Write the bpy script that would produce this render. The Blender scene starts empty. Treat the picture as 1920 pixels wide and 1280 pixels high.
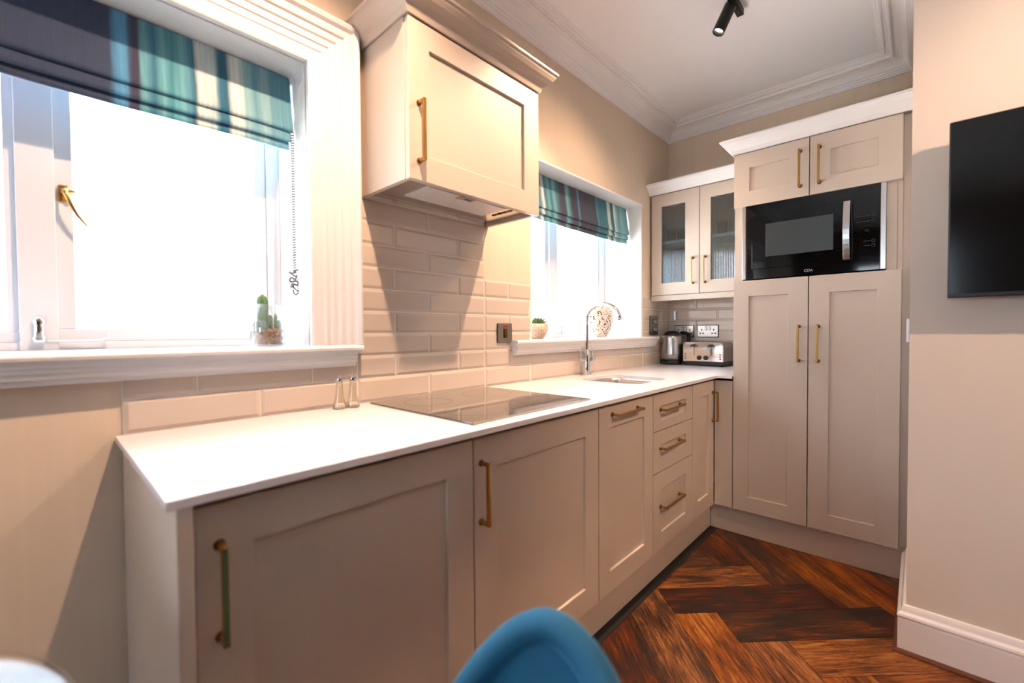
import bpy, bmesh, math, random
from mathutils import Vector, Matrix, noise as mnoise
random.seed(7)
SC = bpy.context.scene
COL = SC.collection

# ------------------------------------------------------------------ camera
F_PX = 823.07
CAM = Vector((1.49039, -0.12736, 1.15674))
YAW, PITCH, ROLL = math.radians(42.80384), math.radians(-1.26338), math.radians(-0.38251)
cy, sy, cp, sp = math.cos(YAW), math.sin(YAW), math.cos(PITCH), math.sin(PITCH)
fw = Vector((-sy*cp, cy*cp, sp)); rt = Vector((cy, sy, 0)); up = rt.cross(fw)
c_, s_ = math.cos(ROLL), math.sin(ROLL)
rt2 = rt*c_ + up*s_; up2 = up*c_ - rt*s_
cd = bpy.data.cameras.new('camera'); cam = bpy.data.objects.new('camera', cd); COL.objects.link(cam)
cd.sensor_width = 36; cd.lens = F_PX/1920*36; cd.clip_start = .02; cd.clip_end = 300
cam.matrix_world = Matrix(((rt2.x, up2.x, -fw.x, CAM.x), (rt2.y, up2.y, -fw.y, CAM.y), (rt2.z, up2.z, -fw.z, CAM.z), (0, 0, 0, 1)))
cd.dof.use_dof = True; cd.dof.focus_distance = 2.5; cd.dof.aperture_fstop = 1.8
SC.camera = cam
# ------------------------------------------------------------------ view, world, big lights
SC.view_settings.view_transform = 'Standard'; SC.view_settings.look = 'None'
SC.view_settings.gamma = 1; SC.view_settings.use_curve_mapping = False
SC.view_settings.exposure = 0.22
W = bpy.data.worlds.new('overcast_sky'); SC.world = W; W.use_nodes = True
bg = W.node_tree.nodes['Background']; bg.inputs[0].default_value = (.78, .88, 1, 1); bg.inputs[1].default_value = 10.5
SPOT_W = 126.0
WARM = (1.0, .66, .45)

fill_sun = bpy.data.lights.new('fill_sun', 'SUN'); fill_sun.energy = 110; fill_sun.angle = .02; fill_sun.color = (.96, .98, 1)  # added fill: lights the paving so its bounce brightens the ceiling
so = bpy.data.objects.new('fill_sun', fill_sun); COL.objects.link(so); so.location = (12, 6, 20)
so.rotation_euler = Vector((.12, .62, .76)).to_track_quat('Z', 'Y').to_euler()

# ------------------------------------------------------------------ materials
def lin(c):
    return tuple(((x/255+.055)/1.055)**2.4 if x/255 > .04045 else x/255/12.92 for x in c)+(1,)
M = {}
def mat(name, rgb, rough=.5, metal=0, **kw):
    m = bpy.data.materials.new(name); m.use_nodes = True
    b = m.node_tree.nodes['Principled BSDF']
    b.inputs['Base Color'].default_value = lin(rgb); b.inputs['Roughness'].default_value = rough; b.inputs['Metallic'].default_value = metal
    for k, v in kw.items(): b.inputs[k.replace('_', ' ')].default_value = v
    M[name] = m; return m
def nd(m, t, **kw):
    n = m.node_tree.nodes.new(t)
    for k, v in kw.items(): setattr(n, k, v)
    return n
def lk(m, a, b): m.node_tree.links.new(a, b)
def bsdf(m): return m.node_tree.nodes['Principled BSDF']
def noisy(name, rgb, rough, scale=(1, 1, 1), amt=.05, bump=0, nscale=40, metal=0, detail=4, **kw):
    m = mat(name, rgb, rough, metal, **kw)
    tc = nd(m, 'ShaderNodeTexCoord'); mp = nd(m, 'ShaderNodeMapping'); mp.inputs['Scale'].default_value = scale
    n = nd(m, 'ShaderNodeTexNoise'); n.inputs['Scale'].default_value = nscale; n.inputs['Detail'].default_value = detail
    lk(m, tc.outputs['Object'], mp.inputs[0]); lk(m, mp.outputs[0], n.inputs['Vector'])
    mx = nd(m, 'ShaderNodeMix', data_type='RGBA'); L = lin(rgb)
    mx.inputs[6].default_value = tuple(min(1, c*(1-amt)) for c in L[:3])+(1,); mx.inputs[7].default_value = tuple(min(1, c*(1+amt)) for c in L[:3])+(1,)
    lk(m, n.outputs['Fac'], mx.inputs[0]); lk(m, mx.outputs[2], bsdf(m).inputs['Base Color'])
    if bump:
        bp = nd(m, 'ShaderNodeBump'); bp.inputs['Strength'].default_value = bump; bp.inputs['Distance'].default_value = .002
        lk(m, n.outputs['Fac'], bp.inputs['Height']); lk(m, bp.outputs[0], bsdf(m).inputs['Normal'])
    return m
noisy('cabinet', (200, 184, 168), .42, amt=.015, nscale=60, bump=.02)
noisy('gloss_white', (242, 238, 235), .35, amt=.006, nscale=3)
noisy('cornice_paint', (248, 244, 243), .7, amt=.006, nscale=3)
noisy('ceiling_paint', (250, 247, 247), .9, amt=.01, nscale=8)
noisy('wall_plain', (122, 86, 62), .8, amt=.015, nscale=5)
noisy('wall_cream', (226, 213, 199), .8, amt=.01, nscale=4)
noisy('wallpaper', (225, 206, 183), .75, scale=(14, 14, .12), amt=.055, nscale=3, detail=6)
noisy('worktop', (226, 224, 227), .22, amt=.012, nscale=120)
noisy('grout', (232, 224, 214), .9, amt=.03, nscale=80)
noisy('tile', (212, 197, 182), .16, amt=.02, nscale=6, Coat_Weight=.5, Coat_Roughness=.04)
noisy('brass', (186, 146, 84), .26, amt=.1, nscale=90, metal=1)
mat('brass_dark', (120, 84, 40), .35, 1)
mat('chrome', (225, 226, 228), .06, 1)
noisy('steel', (200, 198, 196), .28, scale=(1, 1, 60), amt=.08, nscale=12, metal=1)
noisy('steel_plate', (160, 152, 142), .32, scale=(1, 1, 40), amt=.06, nscale=12, metal=1)
mat('black_glass', (4, 7, 10), .05)
mat('hob_glass', (9, 8, 8), .03, IOR=1.55, Coat_Weight=1.0, Coat_Roughness=.02, Coat_IOR=1.7)
mat('black_plastic', (12, 13, 15), .4)
mat('black_metal', (14, 15, 16), .38, .3)
mat('dark_gap', (20, 17, 15), .9)
mat('red_neon', (170, 10, 12), .3)
mat('white_mark', (190, 190, 190), .5)
mat('dim_mark', (70, 76, 80), .5)
mat('micro_window', (56, 62, 64), .25)
mat('filter_panel', (232, 226, 222), .45, .1)
mat('hood_metal', (196, 186, 178), .16, .75)
mat('pvc', (222, 223, 228), .35)
mat('tv_screen', (5, 6, 8), .12)
mat('dark_blue_box', (24, 44, 70), .6)
mat('salt', (244, 240, 232), .9)
mat('cord', (112, 110, 112), .5)
noisy('pebble', (240, 172, 124), .8, amt=.35, nscale=160)
noisy('cactus', (92, 128, 84), .7, amt=.25, nscale=80)
noisy('cactus_pale', (140, 160, 140), .8, amt=.3, nscale=120)
noisy('succulent', (112, 136, 96), .55, amt=.3, nscale=40)
noisy('render_paint', (226, 220, 212), .9, amt=.05, nscale=2)
noisy('roof_slate', (120, 118, 122), .8, amt=.2, nscale=4)
noisy('paving', (205, 202, 198), .9, amt=.1, nscale=1)
mat('house_glass', (90, 98, 110), .2)

def glass_mat(name, tint=(1, 1, 1), base=.04, gl_rough=.02, edge=.35):
    m = bpy.data.materials.new(name); m.use_nodes = True; nt = m.node_tree; nt.nodes.remove(bsdf(m))
    out = nt.nodes['Material Output']; tr = nd(m, 'ShaderNodeBsdfTransparent'); tr.inputs[0].default_value = tint+(1,)
    gl = nd(m, 'ShaderNodeBsdfGlossy'); gl.inputs['Roughness'].default_value = gl_rough
    lw = nd(m, 'ShaderNodeLayerWeight'); lw.inputs[0].default_value = edge
    mr = nd(m, 'ShaderNodeMapRange'); mr.inputs['To Min'].default_value = base; mr.inputs['To Max'].default_value = .7
    lk(m, lw.outputs['Facing'], mr.inputs[0])
    mx = nd(m, 'ShaderNodeMixShader'); lk(m, mr.outputs[0], mx.inputs[0]); lk(m, tr.outputs[0], mx.inputs[1]); lk(m, gl.outputs[0], mx.inputs[2])
    lk(m, mx.outputs[0], out.inputs[0]); M[name] = m; return m
glass_mat('table_glass', (.90, .93, .95), .35, .03, .5)
glass_mat('window_glass', (.97, .99, 1), .03, .01, .15)
glass_mat('jar_glass', (.93, .96, .96), .06, .02, .4)
glass_mat('shaker_glass', (.985, .97, .93), .03, .02, .3)

# reeded cabinet glass: vertical flutes
glass_mat('reeded_glass', (.60, .72, .76), .10, .12, .5)

# wood floor
m = mat('wood_floor', (90, 50, 25), .38); b = bsdf(m)
uv = nd(m, 'ShaderNodeUVMap'); uv.uv_map = 'UVMap'
at = nd(m, 'ShaderNodeAttribute', attribute_name='plank')
mp = nd(m, 'ShaderNodeMapping'); mp.inputs['Scale'].default_value = (2.2, 30, 1); lk(m, uv.outputs[0], mp.inputs[0])
n1 = nd(m, 'ShaderNodeTexNoise'); n1.inputs['Scale'].default_value = 3.4; n1.inputs['Detail'].default_value = 12; n1.inputs['Roughness'].default_value = .78; n1.inputs['Distortion'].default_value = .9
lk(m, mp.outputs[0], n1.inputs['Vector'])
mp2 = nd(m, 'ShaderNodeMapping'); mp2.inputs['Scale'].default_value = (2.5, 7, 1); lk(m, uv.outputs[0], mp2.inputs[0])
n2 = nd(m, 'ShaderNodeTexNoise'); n2.inputs['Scale'].default_value = 1.6; n2.inputs['Detail'].default_value = 5; lk(m, mp2.outputs[0], n2.inputs['Vector'])
ad = nd(m, 'ShaderNodeMath', operation='MULTIPLY_ADD'); ad.inputs[1].default_value = .70; lk(m, n1.outputs['Fac'], ad.inputs[0])
md = nd(m, 'ShaderNodeMath', operation='MULTIPLY'); md.inputs[1].default_value = .30; lk(m, n2.outputs['Fac'], md.inputs[0]); lk(m, md.outputs[0], ad.inputs[2])
pl = nd(m, 'ShaderNodeMath', operation='MULTIPLY_ADD'); pl.inputs[1].default_value = .13; pl.inputs[2].default_value = -.05; lk(m, at.outputs['Fac'], pl.inputs[0])
sm = nd(m, 'ShaderNodeMath', operation='ADD'); lk(m, ad.outputs[0], sm.inputs[0]); lk(m, pl.outputs[0], sm.inputs[1])
cr = nd(m, 'ShaderNodeValToRGB'); lk(m, sm.outputs[0], cr.inputs[0])
els = [(.40, (17, 12, 11)), (.47, (44, 26, 19)), (.52, (84, 45, 26)), (.57, (128, 74, 40)), (.66, (172, 122, 78))]
cr.color_ramp.elements[0].position = els[0][0]; cr.color_ramp.elements[0].color = lin(els[0][1])
cr.color_ramp.elements[1].position = els[-1][0]; cr.color_ramp.elements[1].color = lin(els[-1][1])
for p_, c in els[1:-1]:
    e = cr.color_ramp.elements.new(p_); e.color = lin(c)
hs = nd(m, 'ShaderNodeHueSaturation'); hm = nd(m, 'ShaderNodeMath', operation='MULTIPLY'); hm.inputs[1].default_value = 7.31; lk(m, at.outputs['Fac'], hm.inputs[0])
hf = nd(m, 'ShaderNodeMath', operation='FRACT'); lk(m, hm.outputs[0], hf.inputs[0])
hr = nd(m, 'ShaderNodeMapRange'); hr.inputs['To Min'].default_value = .488; hr.inputs['To Max'].default_value = .512; lk(m, hf.outputs[0], hr.inputs[0]); lk(m, hr.outputs[0], hs.inputs['Hue'])
hr2 = nd(m, 'ShaderNodeMapRange'); hr2.inputs['To Min'].default_value = 1.3; hr2.inputs['To Max'].default_value = .95; lk(m, hf.outputs[0], hr2.inputs[0]); lk(m, hr2.outputs[0], hs.inputs['Saturation'])
lk(m, cr.outputs[0], hs.inputs['Color']); lk(m, hs.outputs[0], b.inputs['Base Color'])
bp = nd(m, 'ShaderNodeBump'); bp.inputs['Strength'].default_value = .35; bp.inputs['Distance'].default_value = .002; lk(m, n1.outputs['Fac'], bp.inputs['Height']); lk(m, bp.outputs[0], b.inputs['Normal'])
noisy('wood_bead', (96, 52, 30), .4, scale=(1, 1, 8), amt=.3, nscale=20)

# velvet
m = noisy('velvet', (22, 92, 128), .85, amt=.12, nscale=30); b = bsdf(m)
b.inputs['Sheen Weight'].default_value = 1; b.inputs['Sheen Roughness'].default_value = .35; b.inputs['Sheen Tint'].default_value = lin((120, 190, 225))

# speckled terrazzo for vase and pot
def speckle(name, base, dots, sc, thr):
    m = mat(name, base, .6); tc = nd(m, 'ShaderNodeTexCoord')
    v = nd(m, 'ShaderNodeTexVoronoi'); v.inputs['Scale'].default_value = sc; lk(m, tc.outputs['Object'], v.inputs['Vector'])
    n = nd(m, 'ShaderNodeTexNoise'); n.inputs['Scale'].default_value = sc*.5; lk(m, tc.outputs['Object'], n.inputs['Vector'])
    a = nd(m, 'ShaderNodeMath', operation='ADD'); lk(m, v.outputs['Distance'], a.inputs[0]); lk(m, n.outputs['Fac'], a.inputs[1])
    r = nd(m, 'ShaderNodeMath', operation='LESS_THAN'); r.inputs[1].default_value = thr; lk(m, a.outputs[0], r.inputs[0])
    mx = nd(m, 'ShaderNodeMix', data_type='RGBA'); mx.inputs[6].default_value = lin(base); mx.inputs[7].default_value = lin(dots)
    lk(m, r.outputs[0], mx.inputs[0]); lk(m, mx.outputs[2], bsdf(m).inputs['Base Color'])
speckle('terrazzo_vase', (232, 214, 200), (22, 22, 26), 60, .80)
speckle('terrazzo_pot', (214, 186, 160), (140, 84, 56), 110, .74)

# brick
m = mat('brick', (150, 110, 95), .9); tc = nd(m, 'ShaderNodeTexCoord'); mp = nd(m, 'ShaderNodeMapping'); mp.inputs['Rotation'].default_value = (math.radians(90), 0, 0)
bk = nd(m, 'ShaderNodeTexBrick'); bk.inputs['Scale'].default_value = 4.4; bk.inputs['Color1'].default_value = lin((150, 110, 100)); bk.inputs['Color2'].default_value = lin((120, 90, 85)); bk.inputs['Mortar'].default_value = lin((190, 180, 172))
bk.inputs['Brick Width'].default_value = .95; bk.inputs['Row Height'].default_value = .33
lk(m, tc.outputs['Object'], mp.inputs[0]); lk(m, mp.outputs[0], bk.inputs['Vector']); lk(m, bk.outputs['Color'], bsdf(m).inputs['Base Color'])

# striped blind fabrics: ramp along local Y
def stripe_fabric(name, width, stops, wob):
    m = mat(name, (60, 120, 130), .8); tc = nd(m, 'ShaderNodeTexCoord')
    sx = nd(m, 'ShaderNodeSeparateXYZ'); lk(m, tc.outputs['Object'], sx.inputs[0])
    mp = nd(m, 'ShaderNodeMapping'); mp.inputs['Scale'].default_value = (3, 22, 4); lk(m, tc.outputs['Object'], mp.inputs[0])
    n = nd(m, 'ShaderNodeTexNoise'); n.inputs['Scale'].default_value = 1; n.inputs['Detail'].default_value = 3; lk(m, mp.outputs[0], n.inputs['Vector'])
    mr = nd(m, 'ShaderNodeMapRange'); mr.inputs['From Min'].default_value = 0; mr.inputs['From Max'].default_value = 1
    mr.inputs['To Min'].default_value = -wob; mr.inputs['To Max'].default_value = wob; lk(m, n.outputs['Fac'], mr.inputs[0])
    ad = nd(m, 'ShaderNodeMath', operation='ADD'); lk(m, sx.outputs['Y'], ad.inputs[0]); lk(m, mr.outputs[0], ad.inputs[1])
    dv = nd(m, 'ShaderNodeMath', operation='DIVIDE'); dv.inputs[1].default_value = width; lk(m, ad.outputs[0], dv.inputs[0])
    cr = nd(m, 'ShaderNodeValToRGB'); lk(m, dv.outputs[0], cr.inputs[0]); R_ = cr.color_ramp
    R_.elements[0].position = stops[0][0]; R_.elements[0].color = lin(stops[0][1])
    R_.elements[1].position = stops[-1][0]; R_.elements[1].color = lin(stops[-1][1])
    for p_, c in stops[1:-1]:
        e = R_.elements.new(p_); e.color = lin(c)
    mp3 = nd(m, 'ShaderNodeMapping'); mp3.inputs['Scale'].default_value = (3, 120, 6); lk(m, tc.outputs['Object'], mp3.inputs[0])
    n3 = nd(m, 'ShaderNodeTexNoise'); n3.inputs['Scale'].default_value = 1; n3.inputs['Detail'].default_value = 2; lk(m, mp3.outputs[0], n3.inputs['Vector'])
    mr3 = nd(m, 'ShaderNodeMapRange'); mr3.inputs['To Min'].default_value = .6; mr3.inputs['To Max'].default_value = 1.4; lk(m, n3.outputs['Fac'], mr3.inputs[0])
    vm = nd(m, 'ShaderNodeVectorMath', operation='SCALE'); lk(m, cr.outputs[0], vm.inputs[0]); lk(m, mr3.outputs[0], vm.inputs['Scale'])
    lk(m, vm.outputs[0], bsdf(m).inputs['Base Color'])
    bsdf(m).inputs['Sheen Weight'].default_value = .3
    return m

# ------------------------------------------------------------------ mesh helpers
class MB:
    def __init__(s): s.v = []; s.f = []; s.sm = []
    def add(s, vs, fs, smooth=False):
        o = len(s.v); s.v += [tuple(v) for v in vs]; s.f += [tuple(i+o for i in f) for f in fs]; s.sm += [smooth]*len(fs); return s
    def box(s, x0, x1, y0, y1, z0, z1):
        if x0 > x1: x0, x1 = x1, x0
        if y0 > y1: y0, y1 = y1, y0
        if z0 > z1: z0, z1 = z1, z0
        v = [(x, y, z) for z in (z0, z1) for y in (y0, y1) for x in (x0, x1)]
        return s.add(v, [(0, 2, 3, 1), (4, 5, 7, 6), (0, 1, 5, 4), (2, 6, 7, 3), (0, 4, 6, 2), (1, 3, 7, 5)])
    def lathe(s, c, prof, n=32, axis='z', smooth=True, caps=True):
        # prof: list of (r, h) along axis
        c = Vector(c); vs = []
        for r, h in prof:
            for k in range(n):
                a = 2*math.pi*k/n; p, q = r*math.cos(a), r*math.sin(a)
                d = {'z': (p, q, h), 'x': (h, p, q), 'y': (q, h, p)}[axis]
                vs.append(c+Vector(d))
        fs = []
        for i in range(len(prof)-1):
            for k in range(n):
                k2 = (k+1) % n; fs.append((i*n+k, i*n+k2, (i+1)*n+k2, (i+1)*n+k))
        s.add(vs, fs, smooth)
        if caps:
            o = len(s.v)-len(vs)
            if prof[0][0] > 1e-5: s.f.append(tuple(o+k for k in reversed(range(n)))); s.sm.append(False)
            if prof[-1][0] > 1e-5: s.f.append(tuple(o+(len(prof)-1)*n+k for k in range(n))); s.sm.append(False)
        return s
    def tube(s, pts, r, n=12, closed=False, smooth=True):
        P = [Vector(p) for p in pts]; N = len(P); rr = r if isinstance(r, (list, tuple)) else [r]*N
        vs = []; ref = None
        for i, p in enumerate(P):
            a = P[(i-1) % N] if closed or i > 0 else p; b_ = P[(i+1) % N] if closed or i < N-1 else p
            t = (b_-a).normalized()
            if ref is None:
                ref = Vector((0, 0, 1)) if abs(t.z) < .9 else Vector((1, 0, 0))
            u = (ref - t*ref.dot(t)).normalized(); w = t.cross(u); ref = u
            for k in range(n):
                an = 2*math.pi*k/n; vs.append(p+(u*math.cos(an)+w*math.sin(an))*rr[i])
        fs = []
        for i in range(N if closed else N-1):
            j = (i+1) % N
            for k in range(n):
                k2 = (k+1) % n; fs.append((i*n+k, i*n+k2, j*n+k2, j*n+k))
        o = len(s.v); s.add(vs, fs, smooth)
        if not closed:
            s.f.append(tuple(o+k for k in reversed(range(n)))); s.sm.append(False)
            s.f.append(tuple(o+(N-1)*n+k for k in range(n))); s.sm.append(False)
        return s
    def sphere(s, c, r, n=16, sc=(1, 1, 1)):
        prof = []; m_ = max(6, n//2); c = Vector(c); vs = []; fs = []
        for i in range(m_+1):
            t = math.pi*i/m_
            for k in range(n):
                a = 2*math.pi*k/n
                vs.append(c+Vector((r*math.sin(t)*math.cos(a)*sc[0], r*math.sin(t)*math.sin(a)*sc[1], r*math.cos(t)*sc[2])))
        for i in range(m_):
            for k in range(n):
                k2 = (k+1) % n; fs.append((i*n+k, (i+1)*n+k, (i+1)*n+k2, i*n+k2))
        return s.add(vs, fs, True)
    def prism(s, pts2, a0, a1, axis='y', smooth=False):
        # polygon extruded along axis; pts2 in the other two coords (x,z) for y, (y,z) for x, (x,y) for z
        n = len(pts2); vs = []
        for a in (a0, a1):
            for p, q in pts2:
                vs.append({'y': (p, a, q), 'x': (a, p, q), 'z': (p, q, a)}[axis])
        fs = [tuple(range(n)), tuple(reversed(range(n, 2*n)))]
        for k in range(n):
            k2 = (k+1) % n; fs.append((k, n+k, n+k2, k2))
        return s.add(vs, fs, smooth)
    def sweep(s, path, prof, side=1, closed=False):
        # path: list of (x,y); prof: list of (d, z) closed polygon; d offsets to the left*side of travel, mitred
        N = len(path); P = [Vector(p) for p in path]; offs = []
        for i in range(N):
            d1 = (P[i]-P[i-1]).normalized() if (i > 0 or closed) else None
            d2 = (P[(i+1) % N]-P[i]).normalized() if (i < N-1 or closed) else None
            if d1 is None: d1 = d2
            if d2 is None: d2 = d1
            n1 = Vector((-d1.y, d1.x))*side; n2 = Vector((-d2.y, d2.x))*side
            b_ = (n1+n2); b_ = b_/b_.dot(n1); offs.append(b_)
        m_ = len(prof); vs = []
        for i in range(N):
            for d, z in prof:
                q = P[i]+offs[i]*d; vs.append((q.x, q.y, z))
        fs = []
        for i in range(N if closed else N-1):
            j = (i+1) % N
            for k in range(m_):
                k2 = (k+1) % m_; fs.append((i*m_+k, j*m_+k, j*m_+k2, i*m_+k2))
        if not closed: fs += [tuple(reversed(range(m_))), tuple((N-1)*m_+k for k in range(m_))]
        return s.add(vs, fs)
    def build(s, name, mt, parent=None, bevel=0, seg=2, subsurf=0, solid=0):
        me = bpy.data.meshes.new(name)
        off = wloc(parent) if parent else Vector((0, 0, 0))
        me.from_pydata([tuple(Vector(v)-off) for v in s.v], [], s.f); me.update()
        bm = bmesh.new(); bm.from_mesh(me); bmesh.ops.recalc_face_normals(bm, faces=bm.faces); bm.to_mesh(me); bm.free()
        for p_, sm in zip(me.polygons, s.sm): p_.use_smooth = sm
        me.materials.append(M[mt] if isinstance(mt, str) else mt)
        o = bpy.data.objects.new(name, me); COL.objects.link(o)
        if parent: o.parent = parent
        if solid:
            q = o.modifiers.new('solid', 'SOLIDIFY'); q.thickness = solid; q.offset = 0
        if bevel:
            q = o.modifiers.new('bevel', 'BEVEL'); q.width = bevel; q.segments = seg; q.limit_method = 'ANGLE'; q.angle_limit = math.radians(40)
        if subsurf:
            q = o.modifiers.new('sub', 'SUBSURF'); q.levels = q.render_levels = subsurf
        return o
def wloc(o):
    v = Vector((0, 0, 0))
    while o: v = v+o.location; o = o.parent
    return v
def struct(o): o['kind'] = 'structure'; return o
def tag(o, label, cat, group=None):
    o['label'] = label; o['category'] = cat
    if group: o['group'] = group
    return o
def thing(name, label, cat, loc, group=None):
    o = bpy.data.objects.new(name, None); COL.objects.link(o); o.location = loc; o.empty_display_size = .05
    return tag(o, label, cat, group)
def copy_tree(o, parent=None):
    c = o.copy(); COL.objects.link(c); c.parent = parent
    for ch in list(o.children): copy_tree(ch, c)
    return c

# ================================================================== DIMENSIONS
CEIL = 2.752; XN = 1.467; YN = 1.975; YF = 3.346; D = .650; DF = .628; YT = 2.524
WX = -.34   # inner leaf thickness
RX, RY = 4.2, -3.2   # far extents of the room behind the camera
W1 = (-1.25, .487, 1.115, 2.043); W2 = (1.635, 2.872, 1.115, 2.066)

# ================================================================== SHELL
# floor
a0, b0, w = 1.69, .60, .1745
me = bpy.data.meshes.new('floor'); vs = []; fs = []; uvs = []; tint = []
def ab(a, b_): return ((a-b_)/math.sqrt(2), (a+b_)/math.sqrt(2))
g = .0009
def plank(A0, A1, B0, B1, along_a):
    cx, cy_ = ab((A0+A1)/2, (B0+B1)/2)
    if not (-.5 < cx < RX+.5 and RY-.5 < cy_ < YF+.5): return
    if cx > XN+.45 and cy_ > YN+.45: return
    o = len(vs); A0 += g; A1 -= g; B0 += g; B1 -= g
    for (a, b_) in ((A0, B0), (A1, B0), (A1, B1), (A0, B1)):
        x, y = ab(a, b_); vs.append((x, y, 0))
    fs.append((o, o+1, o+2, o+3)); t = random.random(); tint.append(t); ox, oy = random.uniform(0, 50), random.uniform(0, 50)
    if along_a: uvs.extend([(ox, oy), (ox+A1-A0, oy), (ox+A1-A0, oy+B1-B0), (ox, oy+B1-B0)])
    else: uvs.extend([(ox, oy), (ox, oy+A1-A0), (ox+B1-B0, oy+A1-A0), (ox+B1-B0, oy)])
for j in range(-45, 46):
    for k in range(-8, 9):
        s0 = k*8-j; plank(a0+s0*w, a0+(s0+4)*w, b0+j*w, b0+(j+1)*w, True)
        j0 = k*8+4-j; plank(a0+j*w, a0+(j+1)*w, b0+j0*w, b0+(j0+4)*w, False)
me.from_pydata(vs, [], fs); ul = me.uv_layers.new(name='UVMap')
for i, u in enumerate(uvs): ul.data[i].uv = u
at = me.attributes.new('plank', 'FLOAT', 'FACE')
for i, t in enumerate(tint): at.data[i].value = t
me.materials.append(M['wood_floor']); me.update()
fl = bpy.data.objects.new('floor', me); COL.objects.link(fl); struct(fl)
sub = MB().box(-.34, RX, RY, YF+.1, -.06, -.0015).build('subfloor', 'dark_gap', fl)
# ceiling
struct(MB().box(-.45, RX+.1, RY-.1, YF+.1, CEIL, CEIL+.1).build('ceiling', 'ceiling_paint'))
# window wall with two openings
def holed_wall(x0, x1, y0, y1, z0, z1, holes):
    mb = MB(); ys = y0
    for (h0, h1, a, b_) in holes:
        mb.box(x0, x1, ys, h0, z0, z1); mb.box(x0, x1, h0, h1, z0, a); mb.box(x0, x1, h0, h1, b_, z1); ys = h1
    mb.box(x0, x1, ys, y1, z0, z1); return mb
e = .012
H = [(W1[0]-e, W1[1]+e, W1[2]-.03, W1[3]+e), (W2[0]-e, W2[1]+e, W2[2]-.03, W2[3]+e)]
struct(holed_wall(WX, 0, RY, YF+.1, 0, CEIL, H).build('wall_left', 'wallpaper'))
struct(holed_wall(WX-.115, WX, RY-.5, YF+.5, -.3, CEIL+.4, H).build('wall_outside', 'brick'))
struct(MB().box(WX, XN+.1, YF, YF+.1, 0, CEIL).build('wall_far', 'wallpaper'))
struct(MB().box(XN, RX+.1, YN, YF+.1, 0, CEIL).build('wall_right', 'wall_cream'))
struct(MB().box(RX, RX+.1, RY-.1, YN, 0, CEIL).build('wall_side', 'wall_plain'))
# back wall behind the camera, with a broad window
bw = MB(); bx0, bx1, bz0, bz1 = .75, 1.7, 1.0, 2.15
bw.box(0, bx0, RY-.1, RY, 0, CEIL).box(bx1, RX, RY-.1, RY, 0, CEIL).box(bx0, bx1, RY-.1, RY, 0, bz0).box(bx0, bx1, RY-.1, RY, bz1, CEIL)
struct(bw.build('wall_back', 'wall_plain'))
w3 = struct(MB().box(bx0, bx1, RY-.08, RY-.02, bz0, bz0+.06).box(bx0, bx1, RY-.08, RY-.02, bz1-.06, bz1).box(bx0, bx0+.06, RY-.08, RY-.02, bz0, bz1).box(bx1-.06, bx1, RY-.08, RY-.02, bz0, bz1).build('window_3', 'gloss_white', None))
MB().box(bx0+.06, bx1-.06, RY-.052, RY-.048, bz0+.06, bz1-.06).build('pane', 'window_glass', w3)

# cornice
C = CEIL
prof = [(0, C-.102), (.010, C-.102), (.010, C-.094), (.017, C-.092), (.019, C-.083), (.027, C-.081), (.029, C-.072), (.036, C-.070),
        (.044, C-.052), (.058, C-.038), (.076, C-.029), (.094, C-.025), (.094, C-.030), (.100, C-.034), (.107, C-.033), (.112, C-.028), (.113, C-.018),
        (.122, C-.018), (.124, C-.013), (.128, C-.012), (.131, C-.015), (.136, C-.016), (.141, C-.013), (.143, C-.008), (.152, C-.007), (.155, C-.003), (.162, C), (0, C)]
struct(MB().sweep([(0, RY), (0, YF), (XN, YF), (XN, YN), (RX, YN), (RX, RY)], prof, -1, True).build('trim_1', 'cornice_paint'))
# baseboard with moulded top round the right wall, and dark bead at its foot
sk = [(0, 0), (.022, 0), (.022, .118), (.020, .126), (.024, .130), (.022, .138), (.014, .146), (.011, .158), (.008, .166), (0, .168)]
struct(MB().sweep([(XN, YT+.01), (XN, YN), (RX, YN)], sk, -1).build('baseboard_right', 'gloss_white'))
struct(MB().sweep([(XN, YT+.02), (XN, YN), (RX, YN)], [(.0221, 0), (.035, 0), (.0345, .005), (.031, .010), (.0221, .013)], -1).build('trim_2', 'wood_bead'))
struct(MB().sweep([(0, RY+.02), (0, -.01)], sk, -1).build('baseboard_left', 'gloss_white'))
struct(MB().box(.5965, .637, .02, 2.552, 0, .0025).build('dark_floor_strip', 'dark_gap'))  # thin dark strip on the floor along the plinth foot

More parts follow.
